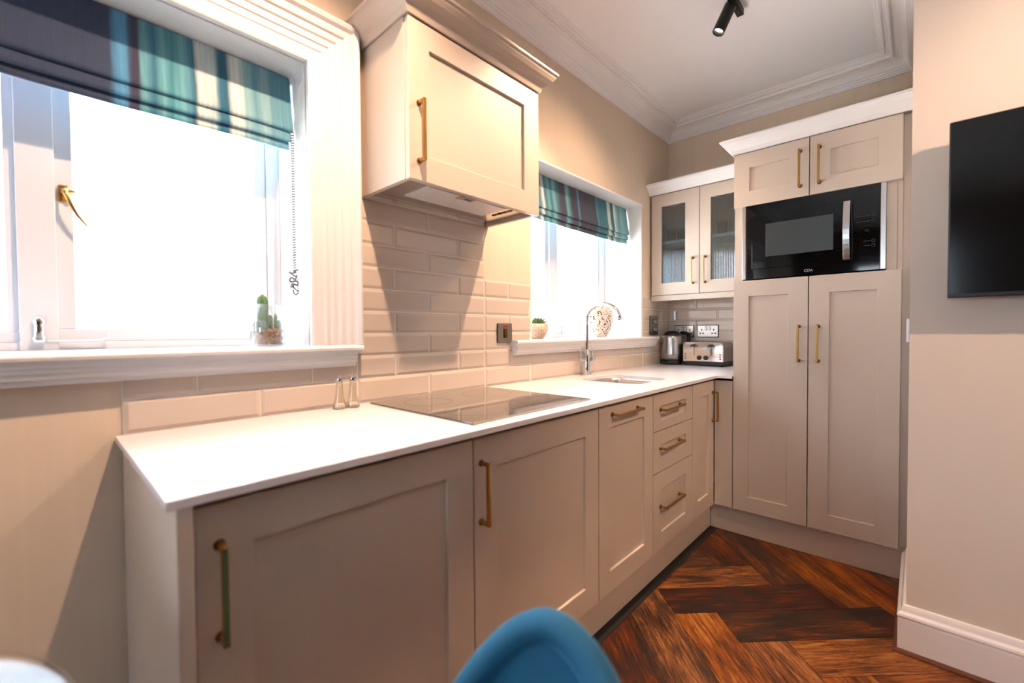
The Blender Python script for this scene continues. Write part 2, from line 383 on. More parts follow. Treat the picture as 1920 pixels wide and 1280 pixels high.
# ---- tiles
def tile_wall(name, plane, regions, joint0, z_lines, along):
    """regions: list of (u0,u1,v0,v1); along 'y' on x=0 or 'x' on y=YF"""
    gr = MB(); ti = MB(); gap = .0016; th = .0045; bv = .010; P = .3193
    def pt(u, v, n): return (n, u, v) if along == 'y' else (u, plane-n, v)
    for (u0, u1, v0, v1) in regions:
        a, b_ = pt(u0, v0, .0002), pt(u1, v1, .0043)
        gr.box(a[0], b_[0], a[1], b_[1], a[2], b_[2])
        for r in range(len(z_lines)-1):
            lo, hi = max(v0, z_lines[r]), min(v1, z_lines[r+1])
            if hi-lo < .012: continue
            off = joint0+(P/2 if r % 2 else 0)
            k0 = math.floor((u0-off)/P)-1
            for k in range(k0, k0+20):
                l, h = max(u0, off+k*P), min(u1, off+(k+1)*P)
                if h-l < .014: continue
                l += gap; h -= gap; q0, q1 = lo+gap, hi-gap; bb = min(bv, (h-l)*.3, (q1-q0)*.3)
                vsx = [pt(l, q0, .003), pt(h, q0, .003), pt(h, q1, .003), pt(l, q1, .003), pt(l, q0, .0045), pt(h, q0, .0045), pt(h, q1, .0045), pt(l, q1, .0045),
                       pt(l+bb, q0+bb, .003+th), pt(h-bb, q0+bb, .003+th), pt(h-bb, q1-bb, .003+th), pt(l+bb, q1-bb, .003+th)]
                f = [(3, 2, 1, 0), (8, 9, 10, 11)]
                for A, B_ in ((0, 4), (4, 8)):
                    for i in range(4): f.append((A+i, A+(i+1) % 4, B_+(i+1) % 4, B_+i))
                ti.add(vsx, f)
    o = struct(ti.build(name, 'tile')); gr.build('grout', 'grout', o); return o
zl = [.9005, .990]+[.990+.0823*k for k in range(1, 12)]
tile_wall('trim_4', 0, [(.015, .655, .9005, 1.08), (.655, 1.29, .9005, 1.70), (1.29, 1.622, .9005, 1.401), (1.622, 2.885, .9005, 1.08), (2.885, YF-.002, .9005, 1.401)], .334-.3193*2, zl, 'y')
tile_wall('trim_5', YF, [(.004, .74, .9005, 1.401)], .222-.3193*2+.16, zl, 'x')

# ================================================================== WINDOWS
def window(idx, Wd, fx, mull, glass_x, handles):
    y0, y1, z0, z1 = Wd
    fr = MB()
    X0, X1 = fx-.07, fx
    fw_ = .043
    # outer frame
    fr.box(X0, X1, y0, y1, z0, z0+.02).box(X0, X1, y0, y1, z1-.045, z1).box(X0, X1, y0, y0+fw_, z0, z1).box(X0, X1, y1-fw_, y1, z0, z1)
    root = struct(fr.build('window_%d' % idx, 'pvc', None, .002))
    return root
# ---- window 1
y0, y1, z0, z1 = W1
win1 = struct(MB().box(-.32, -.243, y0, y1, z0, z0+.022).box(-.32, -.243, y0, y1, z1-.05, z1).box(-.32, -.243, y0, y0+.043, z0, z1).box(-.32, -.243, y1-.043, y1, z0, z1)
              .box(-.32, -.232, -.160, -.088, z0, z1).build('window_1', 'pvc', None, .002))
def sash(par, x0, x1, ya, yb, za, zb, sw=.036, bot=.036):
    s_ = MB().box(x0, x1, ya, yb, za, za+bot).box(x0, x1, ya, yb, zb-sw, zb).box(x0, x1, ya, ya+sw, za+bot, zb-sw).box(x0, x1, yb-sw, yb, za+bot, zb-sw).build('sash', 'pvc', par, .002)
    MB().box((x0+x1)/2-.003, (x0+x1)/2+.003, ya+sw, yb-sw, za+bot, zb-sw).build('pane', 'window_glass', s_)
    return s_
s1 = sash(win1, -.305, -.250, -.0885, .4435, z0+.022, z1-.05)
s0 = sash(win1, -.305, -.250, y0+.043, -.1605, z0+.022, z1-.05, .02, .03)
# reveals lining and stool, architrave
MB().box(-.335, .004, y1, y1+e, z0-.03, z1).box(-.335, .004, y0-e, y0, z0-.03, z1).box(-.335, .004, y0-e, y1+e, z1, z1+e).build('reveal_lining', 'gloss_white', win1)
stool = [(-.34, 1.086), (-.34, 1.115), (.050, 1.115), (.058, 1.112), (.061, 1.106), (.059, 1.098), (.052, 1.094), (.049, 1.086)]
sb = MB().prism(stool, y0-.17, .652, 'y')
apr = [(0.0, 1.0865), (.0495, 1.0865), (.049, 1.080), (.045, 1.078), (.0455, 1.070), (.042, 1.064), (.040, 1.056), (.035, 1.051), (.033, 1.047), (.033, 1.041), (0.0, 1.041)]
sb.prism(apr, y0-.15, .634, 'y')
sb.build('window_sill', 'gloss_white', win1)
# architrave profile: d measured outward from opening, h out of wall
arp = [(0, .0), (0, .024), (.006, .027), (.040, .027), (.044, .031), (.052, .032), (.056, .028), (.064, .028), (.068, .033), (.076, .034), (.080, .030), (.088, .030), (.093, .036), (.100, .038), (.106, .034), (.114, .034), (.119, .041), (.128, .044), (.134, .040), (.142, .041), (.150, .052), (.160, .056), (.168, .052), (.171, .040), (.171, 0)]
def architrave(y0, y1, zb, z1):
    mb = MB(); n = len(arp)
    # three legs mitred: left leg, head, right leg
    pts = [((y0, zb), (-1, 0)), ((y0, z1), (-1, 1)), ((y1, z1), (1, 1)), ((y1, zb), (1, 0))]
    vs = []
    for (py, pz), (dy, dz) in pts:
        for d, h in arp: vs.append((h, py+dy*d, pz+dz*d))
    fs = []
    for i in range(3):
        for k in range(n):
            k2 = (k+1) % n; fs.append((i*n+k, (i+1)*n+k, (i+1)*n+k2, i*n+k2))
    fs += [tuple(range(n)), tuple(reversed(range(3*n, 4*n)))]
    return mb.add(vs, fs)
architrave(y0, y1, 1.115, z1).build('architrave', 'gloss_white', win1)
# brass cockspur handle on the right-hand sash
def cockspur(par, x, y, z, mt='brass'):
    h = MB().box(x, x+.006, y-.011, y+.011, z-.024, z+.022).box(x+.006, x+.020, y-.009, y+.009, z-.004, z+.018).build('window_handle', mt, par, .003)
    MB().tube([(x+.020, y, z+.006), (x+.034, y, z+.002), (x+.040, y+.004, z-.012), (x+.040, y+.012, z-.034), (x+.039, y+.024, z-.062), (x+.036, y+.044, z-.090)], [.0065, .007, .0065, .005, .0042, .0035], 10).build('lever', mt, h)
    MB().tube([(x+.008, y-.004, z+.004), (x+.030, y+.022, z+.002)], .0045, 8).build('spur', mt, h)
cockspur(win1, -.2495, -.071, 1.548)
# casement stay and its pegs on the bottom rail
st = MB().tube([(-.238, -.155, 1.142), (-.230, -.10, 1.139), (-.226, -.03, 1.139), (-.226, .0, 1.140), (-.226, .012, 1.150), (-.226, .008, 1.160)], .0035, 8).build('casement_stay', 'pvc', win1)
MB().lathe((-.226, -.125, 1.137), [(.014, 0), (.014, .010), (.010, .016), (.009, .045), (.012, .056), (.007, .066), (0, .070)], 20).build('peg', 'chrome', st)

# ---- window 2
y0, y1, z0, z1 = W2
win2 = struct(MB().box(-.335, -.300, y0, y1, z0, z0+.02).box(-.335, -.300, y0, y1, z1-.05, z1).box(-.335, -.300, y0, y0+.06, z0, z1).box(-.335, -.300, y1-.08, y1, z0, z1)
              .box(-.335, -.292, 2.165, 2.225, z0, z1).build('window_2', 'pvc', None, .002))
sash(win2, -.333, -.308, 2.2255, 2.7915, z0+.02, z1-.05, .045, .03)
sash(win2, -.333, -.308, y0+.0605, 2.1645, z0+.02, z1-.05, .03, .03)
MB().box(-.339, .002, y1, y1+e, z0-.03, z1).box(-.339, .002, y0-e, y0, z0-.03, z1).box(-.339, .002, y0-e, y1+e, z1, z1+e).build('reveal_lining', 'gloss_white', win2)
sb = MB().prism([(p, q) for p, q in stool], 1.460, 3.055, 'y')
sb.prism(apr, 1.475, 3.040, 'y')
sb.build('window_sill', 'gloss_white', win2)
st = MB().tube([(-.285, 2.24, 1.142), (-.282, 2.29, 1.140), (-.282, 2.40, 1.142)], .0035, 8).build('casement_stay', 'chrome', win2)
MB().lathe((-.282, 2.28, 1.135), [(.010, 0), (.010, .01), (.006, .014), (.006, .04), (.010, .05), (0, .058)], 16).build('peg', 'chrome', st)

# ================================================================== OUTDOORS
struct(MB().box(-90, -.46, -30, 90, -.42, -.30).build('ground', 'paving'))
def house(label, x, y, wd, hgt, rh, flip):
    r = thing('house', label, 'house', (x, y, -.3))
    MB().box(x-4, x+4, y, y+wd, -.3, hgt).build('wall', 'render_paint', r)
    MB().prism([(x-4.4, hgt), (x+4.4, hgt), (x, hgt+rh)], y-.2, y+wd+.2, 'y').build('roof', 'roof_slate', r)
    for i in range(3):
        for zz in (.7, 3.1):
            yy = y+wd*(.12+.3*i)
            f = MB().box(x+4.0, x+4.06, yy, yy+wd*.14, zz, zz+1.3).build('window', 'pvc', r)
            MB().box(x+4.06, x+4.08, yy+.1, yy+wd*.14-.1, zz+.1, zz+1.2).build('pane', 'house_glass', f)
    MB().box(x-.5, x+.5, y+wd*(.2 if flip else .8), y+wd*(.2 if flip else .8)+.8, hgt+rh*.4, hgt+rh+1.0).build('chimney', 'brick', r)
house('pale house seen through the left light of the window behind the sink tap', -34, 29, 10, 5.3, 1.6, False)
house('pale house seen through the right light of the window behind the sink tap', -34, 43, 12, 5.6, 1.8, True)

# ================================================================== DOORS / HANDLES builders
def mapper(kind, plane):
    # u along the run, v up, n out of the face
    if kind == 'L': return lambda u, v, n: (plane+n, u, v)
    return lambda u, v, n: (u, plane-n, v)
def shaker(par, kind, plane, u0, u1, v0, v1, iu0, iu1, iv0, iv1, name='door', th=.022, rec=.009, mt='cabinet', glass=False):
    P = mapper(kind, plane); mb = MB()
    o = [(u0, v0), (u1, v0), (u1, v1), (u0, v1)]; i_ = [(iu0, iv0), (iu1, iv0), (iu1, iv1), (iu0, iv1)]
    vs = [P(u, v, -th) for u, v in o]+[P(u, v, 0) for u, v in o]+[P(u, v, 0) for u, v in i_]
    f = []
    for k in range(4):
        k2 = (k+1) % 4; f += [(k, k2, 4+k2, 4+k), (4+k, 4+k2, 8+k2, 8+k)]
    if glass:
        vs += [P(u, v, -th) for u, v in i_]
        for k in range(4):
            k2 = (k+1) % 4; f += [(8+k, 8+k2, 12+k2, 12+k), (12+k, 12+k2, k2, k)]
    else:
        vs += [P(u, v, -rec) for u, v in i_]; f.append((3, 2, 1, 0))
        for k in range(4):
            k2 = (k+1) % 4; f.append((8+k, 8+k2, 12+k2, 12+k))
        f.append((12, 13, 14, 15))
    mb.add(vs, f)
    return mb.build(name, mt, par, .0012, 2)
def handle(par, kind, plane, u, v, half, vertical=True, bar=.005, stand=.030):
    P = mapper(kind, plane); mb = MB(); t = bar
    def bx(ua, ub, va, vb, na, nb):
        a, b_ = P(ua, va, na), P(ub, vb, nb); mb.box(a[0], b_[0], a[1], b_[1], a[2], b_[2])
    if vertical: bx(u-t, u+t, v-half-t, v+half+t, stand-t, stand+t)
    else: bx(u-half-t, u+half+t, v-t, v+t, stand-t, stand+t)
    for s_ in (-1, 1):
        if vertical: bx(u-t, u+t, v+s_*half-t, v+s_*half+t, .001, stand-t)
        else: bx(u+s_*half-t, u+s_*half+t, v-t, v+t, .001, stand-t)
    nf = len(mb.f)
    for s_ in (-1, 1):
        cu, cv = (u, v+s_*half) if vertical else (u+s_*half, v)
        c = P(cu, cv, 0); sg = 1 if kind == 'L' else -1
        mb.lathe(c, [(.0095, .0002*sg), (.0095, .003*sg), (.0075, .0045*sg), (.0075, .008*sg)], 18, 'x' if kind == 'L' else 'y')
    hd = mb.build('handle', 'brass', par, .0015, 2)
    hd.data.materials.append(M['brass_dark'])
    for p_ in hd.data.polygons[nf:]: p_.material_index = 1
    return hd
G = .0022
# ================================================================== BASE RUN
T = .871; ZB = .150
S1, S2, S3, S4, S5, S6 = .0373, .6507, 1.2716, 1.7247, 2.1879, 2.5158
def box_carcass(par, ya, yb, x1=DF-.045):
    MB().box(.012, x1, ya+.002, ya+.018, ZB+.002, T-.004).box(.012, x1, yb-.018, yb-.002, ZB+.002, T-.004).box(.012, .020, ya+.018, yb-.018, ZB+.002, T-.004).box(.020, x1, ya+.018, yb-.018, ZB+.002, ZB+.020).build('body', 'cabinet', par)
def carcass(par, ya, yb, x1=DF-.0245):
    box_carcass(par, ya, yb)
c1 = thing('base_cabinet', 'beige wide-doored base cabinet with white end side at the near end of the worktop', 'cabinet', (.3, .3, ZB), 'base cabinets under the long worktop')
MB().box(.012, .649, .0125, .0345, .0, .8845).build('end_panel', 'cabinet', c1, .0015)
box_carcass(c1, S1, S2)
d = shaker(c1, 'L', DF, S1+G, S2-G, ZB, T, S1+.088, S2-.088, .235, .790); handle(d, 'L', DF, .0735, .723, .078)
c2 = thing('base_cabinet', 'beige single-door base cabinet under the black hob', 'cabinet', (.3, .9, ZB), 'base cabinets under the long worktop')
carcass(c2, S2, S3); d = shaker(c2, 'L', DF, S2+G, S3-G, ZB, T, S2+.088, S3-.088, .235, .783); handle(d, 'L', DF, .6765, .724, .080)
c3 = thing('base_cabinet', 'beige integrated unit with horizontal brass handle left of the three drawers', 'cabinet', (.3, 1.5, ZB), 'base cabinets under the long worktop')
carcass(c3, S3, S4); d = shaker(c3, 'L', DF, S3+G, S4-G, ZB, T, S3+.078, S4-.086, .232, .788); handle(d, 'L', DF, 1.470, .836, .102, False)
c4 = thing('drawer_cabinet', 'beige base cabinet with three brass-handled drawers', 'cabinet', (.3, 1.95, ZB), 'base cabinets under the long worktop')
carcass(c4, S4, S5)
for (va, vb, ia, ib, hz) in ((.702, T, .745, .812, .797), (.512, .698, .578, .632, .620), (ZB, .508, .228, .430, .352)):
    d = shaker(c4, 'L', DF, S4+G, S5-G, va, vb, S4+.088, S5-.088, ia, ib, 'drawer'); handle(d, 'L', DF, 1.905, hz, .108, False)
c5 = thing('base_cabinet', 'narrow beige base cabinet in the inner corner beside the tall cupboard', 'cabinet', (.3, 2.35, ZB), 'base cabinets under the long worktop')
carcass(c5, S5, 2.520); d = shaker(c5, 'L', DF, S5+G, S6-G, ZB, T, S5+.082, S6-.090, .235, .796); handle(d, 'L', DF, 2.485, .724, .080)
MB().box(DF+.001, .7245, YT, YT+.02, ZB, T).build('corner_post', 'cabinet', c5, .001)
pl1 = tag(MB().box(.578, .596, .036, YT+.03, .0028, .1485).build('plinth', 'cabinet', None, .001), 'beige plinth board along the floor under the long cabinet run', 'plinth')
pl2 = tag(MB().box(.597, XN-.002, YT+.032, YT+.05, .0005, .1485).build('plinth', 'cabinet', None, .001), 'beige plinth board along the floor under the tall cupboard', 'plinth')

# worktop with sink cut-out
HX, HY, HA, HB = .335, 2.0, .175, .185   # sink centre, half sizes
def sup(th, a, b_, n=5): return (abs(math.cos(th)/a)**n+abs(math.sin(th)/b_)**n)**(-1/n)
bx_ = (.005, D, 1.75, 2.25)
ang = sorted([2*math.pi*k/72 for k in range(72)]+[math.atan2(yy-HY, xx-HX) % (2*math.pi) for xx in bx_[:2] for yy in bx_[2:]])
vs = []
for t in ang:
    c, s_ = math.cos(t), math.sin(t); r = sup(t, HA, HB)
    k = min([((bx_[1] if c > 0 else bx_[0])-HX)/c if abs(c) > 1e-9 else 9, ((bx_[3] if s_ > 0 else bx_[2])-HY)/s_ if abs(s_) > 1e-9 else 9])
    vs += [(HX+r*c, HY+r*s_, .9), (HX+k*c, HY+k*s_, .9), (HX+r*c, HY+r*s_, .885), (HX+k*c, HY+k*s_, .885)]
wt = MB(); fs = []; N = len(ang)
for i in range(N):
    j = (i+1) % N; A, B_ = 4*i, 4*j
    fs += [(A, A+1, B_+1, B_), (A+2, B_+2, B_+3, A+3), (A, B_, B_+2, A+2)]
    m1 = ((vs[A+1][0]+vs[B_+1][0])/2)
    if m1 > D-1e-4: fs.append((A+1, A+3, B_+3, B_+1))
wt.add(vs, fs)
wt.box(.005, D, 0, 1.75, .885, .9); wt.box(.005, D, 2.25, 2.51, .885, .9); wt.box(.005, .725, 2.51, YF-.012, .885, .9)
tag(wt.build('worktop', 'worktop'), 'long white stone worktop running under both windows into the corner', 'worktop')
# sink
sk_ = MB(); vs = []; NN = 64; rings = [(1.04, .8842), (1.0, .8842), (.985, .87), (.96, .76), (.90, .735), (.5, .728), (.14, .724)]
for sc, z in rings:
    for k in range(NN):
        t = 2*math.pi*k/NN; r = sup(t, HA, HB)*sc; vs.append((HX+r*math.cos(t), HY+r*math.sin(t), z))
fs = [(i*NN+k, i*NN+(k+1) % NN, (i+1)*NN+(k+1) % NN, (i+1)*NN+k) for i in range(len(rings)-1) for k in range(NN)]
sk_.add(vs, fs, True)
sink = thing('sink', 'undermounted stainless steel sink bowl in the white worktop', 'sink', (HX, HY, .72))
sk_.build('bowl', 'steel', sink, 0, 0, 0, .002)
MB().lathe((HX, HY, .7205), [(.0, .0), (.030, .0), (.034, .004), (.026, .006), (.010, .003), (0, .003)], 28).build('drain', 'chrome', sink)
# tap
tx, ty = .055, 2.07
tp = thing('kitchen_tap', 'chrome swan-neck tap with crossbar levers behind the sink', 'tap', (tx, ty, .9))
MB().lathe((tx, ty, .9002), [(.025, 0), (.025, .006), (.020, .010), (.017, .03), (.019, .075), (.019, .135), (.014, .142), (.013, .15)], 28).build('tap_body', 'chrome', tp)
MB().tube([(tx, ty-.070, .992), (tx, ty+.070, .992)], .011, 20).build('crossbar', 'chrome', tp)
for s_ in (-1, 1):
    lv = MB().lathe((tx, ty+s_*.060, .992), [(.0145, -.016*s_), (.0155, -.012*s_), (.0155, .012*s_), (.0145, .016*s_)], 20, 'y').build('tap_handle', 'chrome', tp)
    MB().tube([(tx, ty+s_*.060, 1.0), (tx, ty+s_*.062, 1.068)], .0045, 12).build('lever', 'chrome', lv)
sp_ = [(tx, ty, 1.04)]+[(tx, ty, 1.05+.035*k) for k in range(6)]
R_ = .108
for k in range(0, 17):
    t = math.pi*(1-k/16*.92); sp_.append((tx+R_+R_*math.cos(t), ty, 1.225+R_*math.sin(t)*.80))
sp_.append((sp_[-1][0]+.006, ty, sp_[-1][2]-.028))
MB().tube(sp_, .0112, 20).build('spout', 'chrome', tp)
# hob
hob = thing('induction_hob', 'flat black glass induction hob set on the white worktop', 'hob', (.31, .98, .9))
MB().box(.042, .592, .682, 1.272, .9003, .9055).build('glass_top', 'hob_glass', hob, .0012)
for xa_ in (.0405, .5922): MB().box(xa_, xa_+.0013, .682, 1.272, .9003, .9058).build('edge_trim', 'steel', hob)
zn = MB()
for (x, y, r) in ((.19, .83, .085), (.44, .83, .10), (.19, 1.12, .10), (.44, 1.12, .075)):
    n = 64; vs = []; fs = []
    for k in range(n):
        a = 2*math.pi*k/n
        for rr in (r, r+.0012): vs.append((x+rr*math.cos(a), y+rr*math.sin(a), .90562))
    for k in range(n):
        j = (k+1) % n; fs.append((2*k, 2*k+1, 2*j+1, 2*j))
    zn.add(vs, fs)
zn.build('cooking_zone_rings', 'dim_mark', hob)
cm = MB()
for k in range(7): cm.box(.565, .570, 1.15+.014*k, 1.155+.014*k, .90556, .9057)
cm.build('touch_controls', 'white_mark', hob)
# salt and pepper
def shaker_pot(x, y, label):
    r = thing('condiment_shaker', label, 'shaker', (x, y, .9), 'glass shakers beside the hob')
    g_ = MB().lathe((x, y, .9005), [(.0, .0), (.0215, 0), (.0225, .004), (.019, .016), (.0135, .040), (.0105, .075), (.0098, .090)], 24, caps=False).build('glass_body', 'shaker_glass', r, 0, 0, 0, .0015)
    MB().lathe((x, y, .9025), [(0, 0), (.018, 0), (.0165, .010), (.0150, .015), (0, .017)], 20).build('contents', 'salt', r)
    MB().lathe((x, y, .9905), [(.0108, 0), (.0112, .004), (.0108, .010), (.0098, .016), (.006, .021), (0, .023)], 20).build('cap', 'chrome', r)
shaker_pot(.055, .562, 'glass condiment shaker with steel cap, further left of the pair beside the hob')
shaker_pot(.060, .607, 'glass condiment shaker with steel cap, nearer the hob of the pair')

# ================================================================== HOOD CABINET
Ha, Hb, Hx, Hz0, Hz1 = .678, 1.3235, .307, 1.646, 2.158
hc = thing('wall_cabinet', 'cream wall cabinet with crown moulding hiding the extractor above the hob', 'cabinet', (.15, 1.0, Hz0))
MB().box(.0005, Hx-.0235, Ha+.001, Ha+.019, Hz0+.001, Hz1).box(.0005, Hx-.0235, Hb-.019, Hb-.001, Hz0+.001, Hz1).box(.0005, Hx-.0235, Ha+.019, Hb-.019, Hz1-.018, Hz1).box(.0005, Hx-.0235, Ha+.019, Hb-.019, 1.70, 1.71).build('body', 'cabinet', hc, .001)
d = shaker(hc, 'L', Hx, Ha+.003, Hb, Hz0, Hz1-.005, .762, 1.232, 1.732, 2.076)
handle(d, 'L', Hx, .7175, 1.800, .092, bar=.0055)
cpf = [(0, 0), (.006, .0), (.010, .010), (.014, .020), (.028, .034), (.044, .046), (.054, .060), (.056, .068), (.062, .070), (.062, .078), (0, .078)]
MB().sweep([(.0005, Ha), (Hx, Ha), (Hx, Hb), (.0005, Hb)], [(d_, Hz1+.001+z) for d_, z in cpf], -1).build('crown_moulding', 'cabinet', hc)
MB().box(.001, Hx-.002, Ha+.002, Hb-.002, Hz1+.001, Hz1+.02).build('top_board', 'cabinet', hc)
ex = thing('extractor_hood', 'built-in extractor with pale filter panel in the cabinet underside above the hob', 'extractor hood', (.15, 1.0, Hz0))
MB().box(.012, .281, Ha+.022, Hb-.022, 1.661, 1.699).build('hood_body', 'hood_metal', ex, .001)
fp = MB().box(.104, .250, .795, 1.182, 1.656, 1.6608).build('filter_panel', 'filter_panel', ex, .001)
MB().box(.222, .256, .937, 1.010, 1.6535, 1.6558).build('latch', 'hood_metal', fp, .001)
MB().box(.236, .243, .968, .998, 1.6530, 1.6534).build('latch_slot', 'dark_gap', fp)
bt = MB()
for k in range(4): bt.box(.130+.030*k, .154+.030*k, 1.218, 1.228, 1.658, 1.6608)
bt.build('control_buttons', 'black_plastic', ex)
# cooker switch
cs = thing('cooker_switch', 'brushed steel cooker switch with red neon on the tiled wall', 'switch', (.01, 1.42, 1.15))
MB().box(.0092, .0135, 1.366, 1.468, 1.104, 1.198).build('backing', 'black_plastic', cs, .003)
MB().box(.0136, .0165, 1.368, 1.466, 1.106, 1.196).build('face_plate', 'steel_plate', cs, .0015)
MB().box(.0166, .0172, 1.405, 1.430, 1.178, 1.187).build('neon', 'red_neon', cs)
MB().box(.0166, .0175, 1.404, 1.430, 1.128, 1.172).build('rocker_surround', 'black_plastic', cs)
MB().prism([(.0176, 1.131), (.0235, 1.131), (.0195, 1.169), (.0176, 1.169)], 1.408, 1.427, 'y').build('rocker', 'brass_dark', cs, .001)
for y in (1.382, 1.452): MB().lathe((.0166, y, 1.151), [(.003, 0), (.003, .0008), (0, .0012)], 12, 'x').build('screw', 'chrome', cs)
# double switch by the corner
ds = thing('double_switch', 'tall brushed steel switch plate with two rockers on tiles beside the kettle', 'switch', (.01, 3.06, 1.2))
MB().box(.0092, .0130, 2.989, 3.130, 1.126, 1.271).build('backing', 'black_plastic', ds, .003)
MB().box(.0131, .0160, 2.993, 3.126, 1.130, 1.267).build('face_plate', 'steel_plate', ds, .0015)
for zc in (1.228, 1.168):
    q = MB().box(.0161, .0168, 3.030, 3.105, zc-.020, zc+.020).build('rocker_surround', 'black_plastic', ds)
    MB().box(.0169, .0205, 3.038, 3.097, zc-.015, zc+.015).build('rocker', 'steel', q, .001)

# ================================================================== TALL CUPBOARD
YG = 3.012; XL, XR = .7262, 1.434; XM = (XL+XR)/2; ZL = 1.4284; U1 = 1.8336; U2 = 2.124
tc_ = thing('tall_cabinet', 'tall beige cupboard with four shaker doors built round the microwave', 'cabinet', (1.08, 2.8, ZB))
YB = YT+.045
MB().box(XL+.0005, XL+.019, YB-.021, YF-.001, ZB, U2+.003).box(XR-.019, XR, YB-.021, YF-.001, ZB, U2+.003).box(XL+.019, XR-.019, YF-.02, YF-.001, ZB, U2+.003) \
    .box(XL+.019, XR-.019, YB, YF-.02, ZB, ZL-.004).box(XL+.019, XR-.019, YB, YF-.02, U1+.003, U2+.003).build('body', 'cabinet', tc_, .001)
for xa_, xb_ in ((XL+.0195, .7705), (1.3775, XR-.0195)): MB().box(xa_, xb_, YT+.020, YT+.036, ZL-.003, U1+.002).build('infill_strip', 'cabinet', tc_, .001)
MB().box(XR+.0005, XN-.0005, YT+.03, YT+.048, ZB, U2+.003).build('side_filler', 'cabinet', tc_)
for (a, b_, ia, ib) in ((XL, XM, XL+.080, XM-.088), (XM, XR, XM+.086, XR-.087)):
    d = shaker(tc_, 'F', YT, a+G, b_-G, ZB, ZL, ia, ib, .234, 1.343)
    handle(d, 'F', YT, XM-.041 if a == XL else XM+.041, 1.087, .087)
    d = shaker(tc_, 'F', YT, a+G, b_-G, U1, U2, ia, ib, 1.915, 2.043)
    handle(d, 'F', YT, XM-.040 if a == XL else XM+.041, 1.975, .087)
MB().sweep([(XL, YG-.075), (XL, YT), (XN-.0005, YT)], [(d_*.95, U2+.004+z*.92) for d_, z in cpf], -1).build('crown_moulding', 'gloss_white', tc_)
MB().box(XL+.002, XN-.002, YT+.002, YF-.002, U2+.004, U2+.02).build('top_board', 'cabinet', tc_)
# microwave
mw = thing('microwave', 'built-in black glass microwave with steel side strips and curved handle', 'microwave', (1.075, 2.7, 1.43))
MB().box(.791, 1.356, YT+.012, YT+.40, 1.436, 1.829).build('casing', 'black_plastic', mw)
MB().box(.7905, 1.3565, YT-.002, YT+.0118, 1.4345, 1.8315).build('front_frame', 'black_glass', mw, .0012)
for a, b_ in ((.7715, .7898), (1.3572, 1.3765)): MB().box(a, b_, YT-.002, YT+.030, 1.4345, 1.8315).build('side_strip', 'steel', mw, .0015)
dr = MB().box(.822, 1.256, YT-.012, YT-.0028, 1.487, 1.777).build('door', 'black_glass', mw, .002)
MB().box(.888, 1.181, YT-.0128, YT-.0121, 1.547, 1.720).build('door_window', 'micro_window', dr)
hp = []
for k in range(13):
    t = k/12; z = 1.492+t*.277; hp.append((z, YT-.016-.030*math.sin(math.pi*t)**.8))
vs = []
for z, y in hp: vs += [(1.221, y, z), (1.247, y, z), (1.247, y-.006, z), (1.221, y-.006, z)]
fs = [(0, 1, 2, 3), tuple(12*4+i for i in (3, 2, 1, 0))]
for k in range(12):
    for i in range(4): fs.append((4*k+i, 4*k+(i+1) % 4, 4*k+4+(i+1) % 4, 4*k+4+i))
MB().add(vs, fs).build('door_handle', 'steel', dr, .0015)
mk = MB()
def ring(mb, x, y, z, r, w_, n=24):
    vs = []; fs = []
    for k in range(n):
        a = 2*math.pi*k/n
        for rr in (r-w_, r):
            vs.append((x+rr*math.cos(a), y, z+rr*math.sin(a)))
    for k in range(n):
        j = (k+1) % n; fs.append((2*k, 2*k+1, 2*j+1, 2*j))
    mb.add(vs, fs)
ym = YT-.0022
for z in (1.688, 1.666, 1.571, 1.550):
    mk = MB(); ring(mk, 1.332, ym, z, .0068, .0012); mk.build('touch_key', 'dim_mark', mw)
def text(name, s, mt, par, loc, size, rot, ext=.0002, font_scale=1.0):
    cu = bpy.data.curves.new(name, 'FONT'); cu.body = s; cu.size = size; cu.extrude = ext; cu.align_x = 'CENTER'; cu.align_y = 'CENTER'
    o = bpy.data.objects.new(name, cu); COL.objects.link(o)
    dg = bpy.context.evaluated_depsgraph_get(); me = bpy.data.meshes.new_from_object(o.evaluated_get(dg))
    bpy.data.objects.remove(o); me.materials.clear(); me.materials.append(M[mt])
    o = bpy.data.objects.new(name, me); COL.objects.link(o); o.parent = par; o.rotation_euler = rot; o.location = Vector(loc)-wloc(par); return o
HP = math.pi/2
text('maker_lettering', 'CDA', 'white_mark', mw, (1.079, YT-.0023, 1.456), .018, (HP, 0, 0))
for (x0_, x1_, z_) in ((1.270, 1.318, 1.689), (1.268, 1.320, 1.664), (1.296, 1.320, 1.571), (1.298, 1.320, 1.550), (1.303, 1.318, 1.618), (1.300, 1.316, 1.624)):
    x_ = x0_; pm = MB()
    while x_ < x1_:
        pm.box(x_, min(x_+.004, x1_), ym-.0001, ym, z_-.001, z_+.001); x_ += .0052
    pm.build('panel_legend', 'dim_mark', mw)
pm = MB()
for k in range(9):
    a = math.radians(40+100*k/8); pm.box(1.310+.024*math.cos(a)-.0015, 1.310+.024*math.cos(a)+.0015, ym-.0001, ym, 1.620+.024*math.sin(a)-.0006, 1.620+.024*math.sin(a)+.0006)
pm.build('dial_scale', 'dim_mark', mw)

